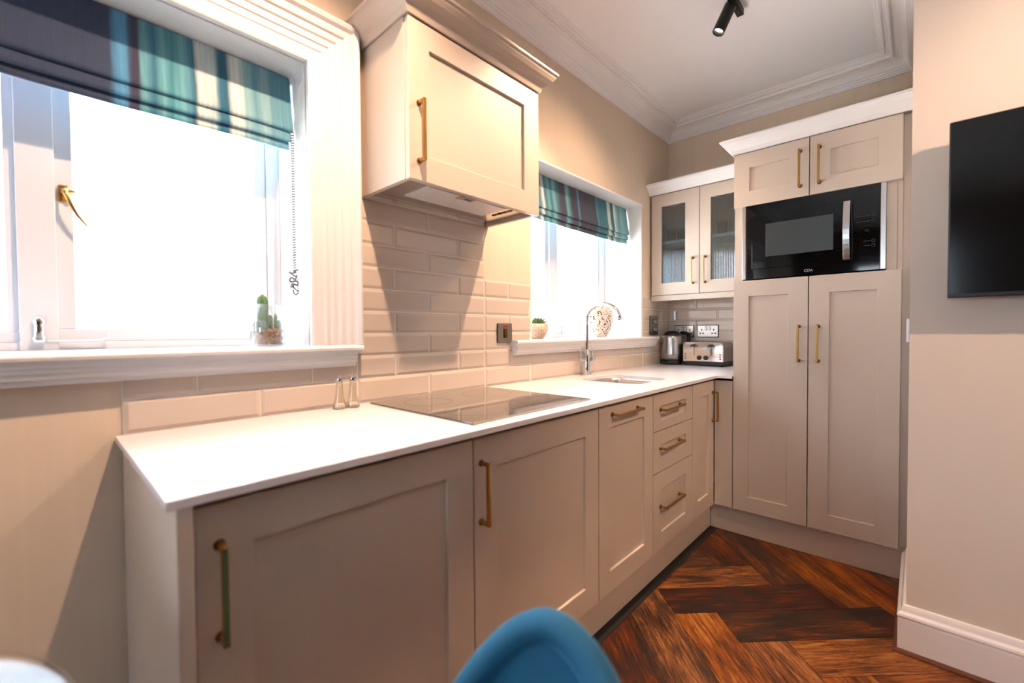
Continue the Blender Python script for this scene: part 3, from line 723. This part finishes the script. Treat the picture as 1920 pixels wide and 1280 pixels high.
# ================================================================== GLASS WALL CABINET
YG = 3.012
gc = thing('glass_cabinet', 'pale wall cabinet with two reeded glass doors above kettle and toaster', 'cabinet', (.36, 3.2, 1.375))
gx0, gx1, gz0, gz1 = .0100, .7245, 1.420, 2.160; gm = .366
MB().box(gx0, gx0+.018, YG+.0235, YF-.001, gz0-.001, gz1).box(gx1-.018, gx1, YG+.0235, YF-.001, gz0-.001, gz1).box(gx0, gx1, YG+.0235, YF-.001, gz0-.001, gz0+.018).box(gx0, gx1, YG+.0235, YF-.001, gz1-.018, gz1).box(gx0, gx1, YF-.012, YF-.001, gz0, gz1).build('body', 'cabinet', gc, .001)
MB().box(gx0+.0185, gx1-.0185, YG+.045, YF-.0125, 1.800, 1.820).build('shelf', 'gloss_white', gc, .001)
MB().box(gx0, gx1, YG+.004, YG+.022, 1.378, gz0-.003).box(gx0, gx0+.018, YG+.022, YF-.012, 1.378, gz0-.003).build('pelmet', 'cabinet', gc, .001)
for (a, b_, ia, ib, hu) in ((gx0+.003, gm, .092, .266, .322), (gm, gx1+.001, .440, .645, .405)):
    d = shaker(gc, 'F', YG, a+G, b_-G, gz0, gz1-.004, ia, ib, 1.506, 2.070, glass=True)
    gl = MB(); n = int((ib-ia+.01)/.0012)
    vs = []; fs = []
    for k in range(n+1):
        u = ia-.004+(ib-ia+.008)*k/n; h = .0022*abs(math.sin(math.pi*(u-ia)/.0105))
        for z in (1.502, 2.074): vs += [(u, YG+.012-h, z), (u, YG+.0165, z)]
    for k in range(n):
        A, B_ = 4*k, 4*k+4
        fs += [(A, B_, B_+2, A+2), (A+1, A+3, B_+3, B_+1)]
    gl.add(vs, fs, True); gl.build('reeded_pane', 'reeded_glass', d)
    handle(d, 'F', YG, hu, 1.580, .087, bar=.004)
MB().sweep([(.0005, YG-.0005), (XL-.0005, YG-.0005)], [(d_*.95, gz1+.001+z*.95) for d_, z in cpf], -1).build('crown_moulding', 'gloss_white', gc)
MB().box(.001, XL-.001, YG+.0005, YF-.002, gz1+.001, gz1+.02).build('top_board', 'cabinet', gc)
# contents, seen dimly through the glass
def tumbler(x, y, z, label):
    o = MB().lathe((x, y, z), [(0, 0), (.026, 0), (.028, .004), (.033, .095)], 24, caps=False).build('tumbler', 'jar_glass', None, 0, 0, 0, .002)
    tag(o, label, 'glass', 'tumblers in the glass cabinet')
for i, (x, y) in enumerate(((.105, 3.16), (.180, 3.17), (.250, 3.16))):
    tumbler(x, y, 1.8212, ['clear tumbler on the cabinet shelf, left of three behind the left pane', 'clear tumbler on the cabinet shelf, middle of three behind the left pane', 'clear tumbler on the cabinet shelf, right of three behind the left pane'][i])
tumbler(.470, 3.16, 1.8212, 'lone clear tumbler on the cabinet shelf behind the right pane')
tag(MB().box(.585, .675, 3.12, 3.24, 1.8212, 1.900).build('storage_box', 'dark_blue_box', None, .002), 'dark blue box on the glass cabinet shelf behind the right pane', 'box')
tag(MB().box(.560, .675, 3.12, 3.24, 1.4395, 1.475).box(.565, .670, 3.125, 3.235, 1.4755, 1.525).build('storage_box', 'dark_blue_box', None, .002), 'dark box at the bottom of the glass cabinet behind the right pane', 'box')

# sockets on far wall
def socket(x0, x1, label):
    r = thing('double_socket', label, 'socket', ((x0+x1)/2, YF-.01, 1.15), 'double sockets on the far tiled wall')
    yb = YF-.0093; xc = (x0+x1)/2; z0_, z1_ = 1.104, 1.200
    MB().box(x0, x1, yb-.004, yb, z0_, z1_).build('backing', 'black_plastic', r, .003)
    MB().box(x0+.005, x1-.005, yb-.0075, yb-.0041, z0_+.005, z1_-.005).build('face_plate', 'steel', r, .0015)
    yf = yb-.0076
    for s_ in (-1, 1):
        q = MB().box(xc+s_*.012-.009, xc+s_*.012+.009, yf-.0008, yf, 1.160, 1.188).build('rocker_surround', 'black_plastic', r)
        MB().box(xc+s_*.012-.006, xc+s_*.012+.006, yf-.0045, yf-.0009, 1.163, 1.185).build('rocker', 'steel', q, .001)
        o = xc+s_*.044
        MB().box(o-.0045, o+.0045, yf-.0006, yf, 1.155, 1.170).box(o-.017, o-.004, yf-.0006, yf, 1.131, 1.141).box(o+.004, o+.017, yf-.0006, yf, 1.131, 1.141).build('socket_holes', 'black_plastic', r)
        MB().lathe((xc+s_*.066, yf, 1.150), [(.003, 0), (.003, -.0008), (0, -.0012)], 12, 'y').build('screw', 'chrome', r)
socket(.060, .212, 'steel double socket partly hidden behind the kettle')
socket(.236, .394, 'steel double socket above the toaster')

# kettle
kx, ky = .098, 3.195
kt = thing('kettle', 'brushed steel kettle with black base, lid and handle in the worktop corner', 'kettle', (kx, ky, .9))
MB().lathe((kx, ky, .9004), [(.0, 0), (.084, 0), (.087, .006), (.087, .030), (.084, .036)], 40).build('power_base', 'black_plastic', kt)
MB().lathe((kx, ky, .9366), [(.0835, 0), (.0830, .05), (.078, .11), (.070, .165), (.066, .185), (0, .186)], 44).build('kettle_body', 'steel', kt)
MB().lathe((kx, ky, 1.1225), [(.064, 0), (.062, .008), (.050, .022), (.030, .032), (0, .035)], 36).build('lid', 'black_plastic', kt)
hv = Vector((.70, .71, 0)).normalized()
pts = [Vector((kx, ky, 1.140))+hv*.055, Vector((kx, ky, 1.142))+hv*.10, Vector((kx, ky, 1.128))+hv*.128, Vector((kx, ky, 1.100))+hv*.132, Vector((kx, ky, 1.03))+hv*.112, Vector((kx, ky, .975))+hv*.086]
MB().tube(pts, [.012, .015, .016, .013, .012, .010], 12).build('kettle_handle', 'black_plastic', kt, 0, 0, 1)
sv = Vector((-.75, -.66, 0)).normalized(); b1 = Vector((kx, ky, 1.06))+sv*.068
vs = [b1+Vector((sv.y, -sv.x, 0))*.020, b1-Vector((sv.y, -sv.x, 0))*.020, Vector((kx, ky, 1.118))+sv*.062+Vector((sv.y, -sv.x, 0))*.028, Vector((kx, ky, 1.118))+sv*.062-Vector((sv.y, -sv.x, 0))*.028, Vector((kx, ky, 1.120))+sv*.098]
MB().add(vs, [(0, 1, 4), (0, 4, 2), (1, 3, 4), (2, 4, 3), (0, 2, 3, 1)]).build('spout', 'steel', kt, .002)
mb_ = MB()
for k in range(9):
    a = math.radians(-62+4.2*k); c = Vector((kx+.0832*math.cos(a), ky+.0832*math.sin(a), .975)); tn = Vector((-math.sin(a), math.cos(a), 0)); h_ = .005 if k == 0 else .0022; w_ = .0017
    mb_.add([c-tn*w_-Vector((0, 0, h_)), c+tn*w_-Vector((0, 0, h_)), c+tn*w_+Vector((0, 0, h_)), c-tn*w_+Vector((0, 0, h_))], [(0, 1, 2, 3)])
mb_.build('logo_mark', 'dim_mark', kt)

# toaster
t0x, t1x, tyf, tyb = .202, .492, 3.132, 3.330; tz0, tz1 = .9325, 1.073
ts = thing('toaster', 'four-slice toaster with mirror-steel front and two black levers', 'toaster', (.35, 3.2, .9))
MB().box(t0x-.004, t1x+.004, tyf-.004, tyb, .9045, .931).build('toaster_base', 'black_plastic', ts, .006, 3)
for x in (t0x+.02, t1x-.02):
    for y in (tyf+.02, tyb-.02): MB().lathe((x, y, .9003), [(.009, 0), (.009, .0042)], 12).build('foot', 'black_plastic', ts)
# rounded-top body: profile in x-z extruded along y
rp = []
rr = .030
for k in range(9):
    a = math.pi-math.pi/2*k/8; rp.append((t0x+rr+rr*math.cos(a), tz1-rr+rr*math.sin(a)))
for k in range(9):
    a = math.pi/2-math.pi/2*k/8; rp.append((t1x-rr+rr*math.cos(a), tz1-rr+rr*math.sin(a)))
rp += [(t1x, tz0), (t0x, tz0)]
MB().prism(rp, tyf+.004, tyb-.002, 'y').build('toaster_body', 'steel_plate', ts, .003)
fc = [(t0x+.006+(x-t0x)*(1-.012/(t1x-t0x)), tz0+.001+(z-tz0)*.94) for x, z in rp]
MB().prism(fc, tyf-.0005, tyf+.0038, 'y').build('front_panel', 'chrome', ts, .001)
for x in (t0x+.085, t1x-.085):
    MB().box(x-.0022, x+.0022, tyf-.0012, tyf-.0006, .978, 1.055).build('lever_slot', 'black_plastic', ts)
    MB().box(x-.022, x+.022, tyf-.020, tyf-.0013, 1.040, 1.050).box(x-.010, x+.010, tyf-.021, tyf-.0013, 1.048, 1.058).build('lever', 'black_plastic', ts, .003)
for x in (t0x+.122, t1x-.122): MB().lathe((x, tyf-.0006, .960), [(.0165, 0), (.0165, -.006), (.014, -.012), (0, -.0125)], 28, 'y').build('browning_dial', 'black_plastic', ts)
for x in (t0x+.024, t1x-.024):
    for k in range(3): MB().lathe((x, tyf-.0006, .953+.016*k), [(.0055, 0), (.0055, -.003), (0, -.004)], 16, 'y').build('button', 'steel_plate', ts)
for k in range(4):
    MB().box(t0x+.045, t1x-.045, tyf+.028+.040*k, tyf+.043+.040*k, tz1+.0001, tz1+.0008).build('bread_slot', 'black_plastic', ts)

# ================================================================== TV
tv = thing('television', 'black flat television mounted on the cream right wall', 'television', (2.06, 1.93, 1.26))
tvx0, tvx1 = 1.5585, 2.57
MB().box(tvx0, tvx1, 1.899, 1.925, 1.258, 1.8255).build('casing', 'black_plastic', tv, .003)
MB().box(tvx0+.004, tvx1-.004, 1.8975, 1.8988, 1.271, 1.8215).build('screen', 'tv_screen', tv)
MB().box(tvx0+.25, tvx1-.25, 1.9252, 1.950, 1.32, 1.70).build('rear_housing', 'black_plastic', tv, .006)
MB().box(1.95, 2.18, 1.9502, 1.9748, 1.42, 1.62).build('wall_bracket', 'black_metal', tv)
tag(MB().box(XN-.009, XN-.0003, 2.02, 2.105, 1.11, 1.195).build('light_switch', 'pvc', None, .002), 'white light switch edge-on round the corner of the right wall', 'switch')

# ================================================================== BLINDS
BX = -.105
def blind(name_label, ya, yb, ztop, zf, folds, fabric, seed, cord):
    r = thing('roman_blind', name_label, 'blind', (BX, ya, ztop), 'striped roman blinds in the windows')
    n = 60
    def sheet(prof, nm, ins, sag=0.004):
        vs = []; fs = []; m_ = len(prof)
        for i in range(n+1):
            t = i/n; y = ya+ins+(yb-ya-2*ins)*t
            wv = mnoise.noise(Vector((y*2.3, seed, .3)))*.006+mnoise.noise(Vector((y*7, seed, .9)))*.0015
            for j, (x, z) in enumerate(prof):
                k = max(0, (ztop-z)/(ztop-zf)); vs.append((x+wv*k, y, z+wv*k*.8-sag*k*math.sin(math.pi*t)))
        for i in range(n):
            for j in range(m_-1): fs.append((i*m_+j, (i+1)*m_+j, (i+1)*m_+j+1, i*m_+j+1))
        return MB().add(vs, fs, True).build(nm, fabric, r, 0, 0, 1, .003)
    H_ = ztop-zf
    sheet([(BX-.012, ztop-.001), (BX-.010, ztop-.02), (BX-.004, ztop-H_*.35), (BX+.004, ztop-H_*.7), (BX+.012, zf+.02), (BX+.015, zf+.006), (BX+.011, zf), (BX+.004, zf+.004), (BX-.002, zf+.02), (BX-.006, zf+.05)], 'front_panel', 0)
    for k, (zb_, dx) in enumerate(folds):
        sheet([(BX+dx-.010, zf+.030), (BX+dx+.002, zb_+.018), (BX+dx+.007, zb_+.006), (BX+dx+.003, zb_), (BX+dx-.005, zb_+.004), (BX+dx-.010, zb_+.02)], 'fold', .002+.004*(k+1), .004)
    MB().box(BX-.040, BX-.014, ya+.004, yb-.004, ztop-.030, ztop-.001).build('headrail', 'pvc', r)
    return r
y0 = -1.22
st1w = .484-y0
def f1(y): return (y-y0)/st1w
CH = (30, 50, 80); PLUM = (42, 44, 70); LB = (70, 138, 180); TEAL = (14, 94, 122); PTEAL = (98, 164, 176); CREAM = (206, 216, 212); GT = (88, 142, 158); NAVY = (22, 50, 78)
stops = [(0, CH), (f1(.018), CH), (f1(.030), LB), (f1(.052), LB), (f1(.060), PLUM), (f1(.078), PLUM), (f1(.088), PTEAL), (f1(.11), TEAL), (f1(.13), PTEAL), (f1(.15), (50, 128, 142)), (f1(.175), PTEAL), (f1(.205), TEAL), (f1(.214), CREAM), (f1(.258), (172, 198, 200)),
         (f1(.266), TEAL), (f1(.294), TEAL), (f1(.300), CREAM), (f1(.328), CREAM), (f1(.336), (138, 178, 182)), (f1(.36), (114, 162, 172)), (f1(.372), GT), (f1(.40), (134, 174, 180)), (f1(.42), GT), (1, (84, 142, 160))]
stripe_fabric('blind_fabric_near', st1w, stops, .012)
b1_ = blind('wide teal, charcoal and cream striped roman blind in the large near window', y0, .484, 2.041, 1.842, [(1.806, .006), (1.781, -.004)], 'blind_fabric_near', 3.1, 0)
y0b = 1.645; wb = 2.866-y0b
def f2(y): return (y-y0b)/wb
stops = [(0, TEAL), (f2(1.80), PTEAL), (f2(1.83), TEAL), (f2(1.86), CREAM), (f2(1.875), TEAL), (f2(1.91), (90, 158, 156)), (f2(1.94), TEAL), (f2(1.97), PTEAL), (f2(2.0), (44, 104, 112)), (f2(2.03), PLUM), (f2(2.08), PLUM), (f2(2.10), PTEAL), (f2(2.13), (60, 120, 130)), (f2(2.15), PLUM),
         (f2(2.21), PLUM), (f2(2.225), LB), (f2(2.24), PLUM), (f2(2.40), (40, 50, 66)), (f2(2.43), NAVY), (f2(2.45), (60, 130, 140)), (f2(2.47), TEAL), (f2(2.575), (30, 112, 118)), (f2(2.59), CREAM), (f2(2.625), (150, 188, 180)), (f2(2.635), TEAL), (f2(2.66), TEAL), (f2(2.675), CREAM), (f2(2.71), (110, 170, 172)), (f2(2.74), (76, 152, 160)), (f2(2.77), (120, 176, 180)), (1, (58, 138, 150))]
stripe_fabric('blind_fabric_far', wb, stops, .016)
b2_ = blind('smaller teal and plum striped roman blind in the window over the sink', y0b, 2.866, 2.064, 1.865, [(1.830, .006), (1.800, -.004)], 'blind_fabric_far', 8.4, 0)
# bead chain bunched near its end (near blind)
ch = MB(); cx_, cy1 = BX+.045, .470
z = 1.83; 
while z > 1.36:
    ch.sphere((cx_, cy1, z), .0034, 6); ch.sphere((cx_+.004, cy1-.007, z-.003), .0034, 6); z -= .0085
for k in range(60):
    a = k/60*2*math.pi*3; ch.sphere((cx_+.006*math.sin(a*1.7), cy1-.006+.012*math.cos(a), 1.37-.055*k/60*1.2+.004*math.sin(a*2.3)), .0034, 6)
for k in range(18):
    a = math.pi*k/17; ch.sphere((cx_, cy1+.008*math.cos(a), 1.300-.012*math.sin(a)), .0030, 6)
for k in range(6):
    for s_ in (-1, 1): ch.sphere((cx_, cy1+.008*s_, 1.302+.0075*k), .0030, 6)
ch.build('bead_chain', 'cord', b1_)
MB().tube([(BX+.02, 2.815, 1.83), (BX+.03, 2.815, 1.44)], .0022, 6).build('pull_cord', 'cord', b2_)
MB().lathe((BX+.03, 2.815, 1.335), [(.004, 0), (.008, .004), (.0075, .03), (.006, .075), (.003, .095), (.002, .105)], 14).build('cord_pull', 'pvc', b2_)

# ================================================================== SILL OBJECTS
jx, jy, jz = -.080, .387, 1.1155
jr = thing('glass_jar', 'clear cylindrical glass jar holding cacti on the near window sill', 'jar', (jx, jy, jz))
MB().lathe((jx, jy, jz), [(0, .0005), (.047, .0005), (.050, .004), (.050, .135)], 40, caps=False).build('jar_wall', 'jar_glass', jr, 0, 0, 0, .0025)
pb = MB(); 
for k in range(420):
    a = random.random()*2*math.pi; q = math.sqrt(random.random())*.042; zz = jz+.008+random.random()*.048
    pb.sphere((jx+q*math.cos(a), jy+q*math.sin(a), zz), random.uniform(.0035, .0055), 6, (1, random.uniform(.6, 1), random.uniform(.6, 1)))
pb = pb.build('pebbles', 'pebble', jr); pb['kind'] = 'stuff'
def cactus(x, y, z, h, r, ribs, mt, label, lean=0):
    vs = []; fs = []; n = ribs*4; m_ = 14
    for i in range(m_+1):
        t = i/m_; rad = r*(math.sin(math.pi*min(1, .15+.85*t)) if t > .8 else (.82+.18*math.sin(t*2.4)))*(1 if t < .8 else 1)
        if t > .75: rad = r*math.sqrt(max(0, 1-((t-.75)/.25)**2))
        for k in range(n):
            a = 2*math.pi*k/n; q = rad*(1+.14*math.cos(ribs*a)); vs.append((x+q*math.cos(a)+lean*t, y+q*math.sin(a)+lean*t*.5, z+h*t))
    for i in range(m_):
        for k in range(n):
            k2 = (k+1) % n; fs.append((i*n+k, i*n+k2, (i+1)*n+k2, (i+1)*n+k))
    root = thing('cactus', label, 'cactus', (x, y, z), 'cacti in the glass jar')
    MB().add(vs, fs, True).build('stem', mt, root)
    sp2 = MB()
    for i in range(2, m_):
        t = i/m_; rad = r*1.12 if t <= .75 else r*1.1*math.sqrt(max(0, 1-((t-.75)/.25)**2))
        for k in range(ribs):
            a = 2*math.pi*k/ribs; c = Vector((x+rad*math.cos(a)+lean*t, y+rad*math.sin(a)+lean*t*.5, z+h*t))
            for e_ in (-.5, .5):
                d_ = Vector((math.cos(a+e_), math.sin(a+e_), .3))*.0035; sp2.tube([c, c+d_], .0004, 3)
    s__ = sp2.build('spines', 'salt', root); s__['kind'] = 'stuff'
zc = jz+.052
cactus(jx, jy-.016, zc-.008, .125, .0155, 8, 'cactus', 'tallest ribbed cactus in the glass jar, rising above its rim', .002)
cactus(jx+.010, jy-.030, zc-.008, .040, .0185, 10, 'cactus_pale', 'squat pale round cactus at the left of the glass jar')
cactus(jx+.004, jy+.006, zc-.008, .060, .0065, 5, 'cactus', 'thin short green cactus right beside the tallest one in the jar')
cactus(jx, jy+.024, zc-.008, .065, .0050, 4, 'cactus', 'thin upright cactus, taller of the two at the right of the jar')
cactus(jx+.004, jy+.033, zc-.008, .042, .0052, 4, 'cactus', 'thin upright cactus, shorter of the two at the right of the jar')

# succulent in pot (window 2, left)
px_, py_, pz_ = -.085, 1.785, 1.1155
pt_ = thing('potted_succulent', 'green succulent in a speckled terracotta bowl on the sink window sill', 'plant', (px_, py_, pz_))
MB().lathe((px_, py_, pz_), [(0, 0), (.030, 0), (.040, .010), (.058, .045), (.063, .085), (.059, .086), (.055, .07), (0, .068)], 36, caps=False).build('pot', 'terrazzo_pot', pt_)
lf = MB()
for ringi, (cnt, tilt, ln) in enumerate(((12, 12, .058), (11, 30, .052), (9, 50, .044), (6, 70, .034))):
    for k in range(cnt):
        a = 2*math.pi*(k+.5*ringi)/cnt; ti_ = math.radians(tilt); dv = Vector((math.cos(a)*math.cos(ti_), math.sin(a)*math.cos(ti_), math.sin(ti_)))
        sd = Vector((-math.sin(a), math.cos(a), 0)); base = Vector((px_, py_, pz_+.078)); nn = dv.cross(sd)
        vs = []; prof_ = [(0, .003), (.3, .008), (.65, .010), (.9, .006), (1, .0005)]
        for t, wd in prof_:
            c = base+dv*ln*t+Vector((0, 0, .010*t*t))
            for q in range(6):
                an = 2*math.pi*q/6; vs.append(c+sd*wd*math.cos(an)+nn*wd*.4*math.sin(an))
        fs = [(i*6+q, i*6+(q+1) % 6, (i+1)*6+(q+1) % 6, (i+1)*6+q) for i in range(4) for q in range(6)]+[(0, 1, 2, 3, 4, 5), (24, 25, 26, 27, 28, 29)]
        lf.add(vs, fs, True)
lf.build('leaves', 'succulent', pt_)
# speckled disc vase behind the tap
vx, vy, vz = -.18, 2.615, 1.1155
va = thing('vase', 'round white vase with black speckles on the sill behind the tap', 'vase', (vx, vy, vz))
vs = []; fs = []; n = 40
pr = [(.045, 0), (.060, .012), (.092, .055), (.112, .105), (.116, .140), (.104, .180), (.070, .212), (.035, .226), (.026, .238), (.028, .245), (.020, .245), (.018, .23)]
for r_, h in pr:
    for k in range(n):
        a = 2*math.pi*k/n; vs.append((vx+r_*math.cos(a)*.50, vy+r_*math.sin(a)*1.2, vz+h*1.02))
for i in range(len(pr)-1):
    for k in range(n): fs.append((i*n+k, i*n+(k+1) % n, (i+1)*n+(k+1) % n, (i+1)*n+k))
fs.append(tuple(reversed(range(n))))
MB().add(vs, fs, True).build('vase_body', 'terrazzo_vase', va)

# ================================================================== CEILING SPOTLIGHTS
mt = bpy.data.materials.new('lamp_face'); mt.use_nodes = True; b = bsdf(mt); b.inputs['Emission Color'].default_value = (1, .82, .6, 1); b.inputs['Emission Strength'].default_value = 6; M['lamp_face'] = mt
def spot_bar(label, ya, yb, heads, x=.824, grp='black spotlight bars on the ceiling'):
    r = thing('spotlight_bar', label, 'ceiling light', (x, (ya+yb)/2, CEIL), grp)
    MB().box(x-.015, x+.015, ya, yb, CEIL-.032, CEIL-.0005).build('ceiling_bar', 'black_metal', r, .001)
    for y in (ya+.04, ya+.08, yb-.04, yb-.08):
        MB().lathe((x, y, CEIL-.0322), [(.003, 0), (.003, -.0006), (0, -.0008)], 10).build('screw', 'chrome', r)
    for (hy, aim, wt_, size, bl) in heads:
        piv = Vector((x-.035, hy, CEIL-.055)); d_ = (Vector(aim)-piv).normalized()
        A = piv-d_*.045; B_ = piv+d_*.095
        qx = d_.to_track_quat('Z', 'Y').to_matrix()
        def ring_pts(c, rad, n=28): return [c+qx@Vector((rad*math.cos(2*math.pi*k/n), rad*math.sin(2*math.pi*k/n), 0)) for k in range(n)]
        n = 28; vs = []; fs = []
        seq = [(A, .001), (A, .027), (A+d_*.001, .028), (B_, .028), (B_, .0245), (B_-d_*.018, .022)]
        for c, rd in seq: vs += ring_pts(c, rd)
        for i in range(len(seq)-1):
            for k in range(n): fs.append((i*n+k, i*n+(k+1) % n, (i+1)*n+(k+1) % n, (i+1)*n+k))
        hd = MB().add(vs, fs, True).build('spotlight_head', 'black_metal', r, .001)
        L = B_-d_*.018; MB().add(ring_pts(L, .0215), [tuple(range(n))]).build('lens', 'lamp_face', hd)
        MB().tube([(x-.004, hy, CEIL-.032), (x-.010, hy, CEIL-.048), piv-Vector((.0, 0, -.004))], .006, 10).build('swivel', 'black_metal', hd)
        ld = bpy.data.lights.new('spot_lamp', 'SPOT'); ld.energy = wt_; ld.color = WARM; ld.spot_size = math.radians(size); ld.spot_blend = bl; ld.shadow_soft_size = .020
        lo = bpy.data.objects.new('spot_lamp', ld); COL.objects.link(lo); lo.parent = hd
        lo.location = (B_+d_*.004)-wloc(hd); lo.rotation_euler = (-d_).to_track_quat('Z', 'Y').to_euler()
spot_bar('black ceiling spotlight bar near the far end of the kitchen', 1.55, 2.284,
         [(1.68, (.20, 1.34, 1.0), SPOT_W, 98, 1), (2.185, (.30, 1.80, 1.35), SPOT_W*.38, 125, 1)])
spot_bar('black ceiling spotlight bar over the near end of the worktop', .10, .85, [(.46, (.22, .16, .9), SPOT_W, 120, 1)])
spot_bar('black ceiling spotlight bar over the dining side of the room', .55, 1.35, [(1.0, (1.95, 1.97, 1.25), SPOT_W*1.1, 84, .7)], 2.9)

# ================================================================== DINING CHAIR & TABLE
cx0, cy0 = 1.170, .322
chair = thing('dining_chair', 'blue velvet dining chair with rounded padded back in the foreground', 'chair', (cx0, cy0-.22, 0))
CW, CT, CB = .200, .765, .42
def outline(t):
    # t 0..1 along the arch from lower left, over the top, to lower right
    s_ = -1+2*t; a = math.sin(s_*math.pi/2); q = (a+.16)/(1.16 if a > -.16 else .84)
    return a, CT-.34*(.55*(1-math.sqrt(max(0, 1-abs(q)**2.2)))+.45*abs(q)**1.7)-.0*abs(a)
def plan(a): return -.115*a*a
NU, NV = 44, 12; vs = []; fs = []
for side in (1, -1):
    for i in range(NU+1):
        a, top = outline(i/NU); a *= .93; top -= .014
        for j in range(NV+1):
            v = j/NV; z = CB+(top-CB)*v; bulge = .020*math.sin(math.pi*min(1, (1-v)*1.3+.02))**.6*(1-abs(a)**4)
            vs.append(Vector((cx0+CW*a, cy0+plan(a)+.02*(v-.5)+side*(.012+(bulge if side < 0 else bulge*.7)), z)))
off = (NU+1)*(NV+1)
for q in (0, 1):
    for i in range(NU):
        for j in range(NV):
            A = q*off+i*(NV+1)+j; fs.append((A, A+NV+1, A+NV+2, A+1))
MB().add(vs, fs, True).build('backrest', 'velvet', chair)
rim = [Vector((cx0-CW, cy0+plan(1)-.01, CB-.02))]
for i in range(61):
    a, z = outline(i/60); rim.append(Vector((cx0+CW*a, cy0+plan(a)+.02*((z-CB)/(CT-CB)-.5), z)))
rim.append(Vector((cx0+CW, cy0+plan(1)-.01, CB-.02)))
ro = MB().tube(rim, .021, 18).build('padded_rim', 'velvet', chair)
MB().box(cx0-.23, cx0+.23, cy0-.46, cy0-.02, .40, .48).build('seat', 'velvet', chair, .035, 5)
for sx_ in (-1, 1):
    for sy_ in (0, 1):
        xa, ya_ = cx0+sx_*.17, cy0-.08-.30*sy_
        MB().tube([(xa, ya_, .41), (xa+sx_*.035, ya_+(.03 if sy_ == 0 else -.03), .001)], [.016, .010], 12).build('leg', 'black_metal', chair)
tb = thing('dining_table', 'round glass-topped dining table at the lower left corner', 'table', (.83, -.43, 0))
MB().lathe((.825, -.422, .742), [(0, 0), (.314, 0), (.319, .003), (.321, .006), (.319, .010), (.314, .012), (0, .012)], 96).build('tabletop', 'table_glass', tb)
MB().lathe((.825, -.425, .0005), [(0, 0), (.20, 0), (.20, .012), (.03, .03), (.028, .70), (.10, .740), (0, .7412)], 48).build('pedestal', 'chrome', tb)
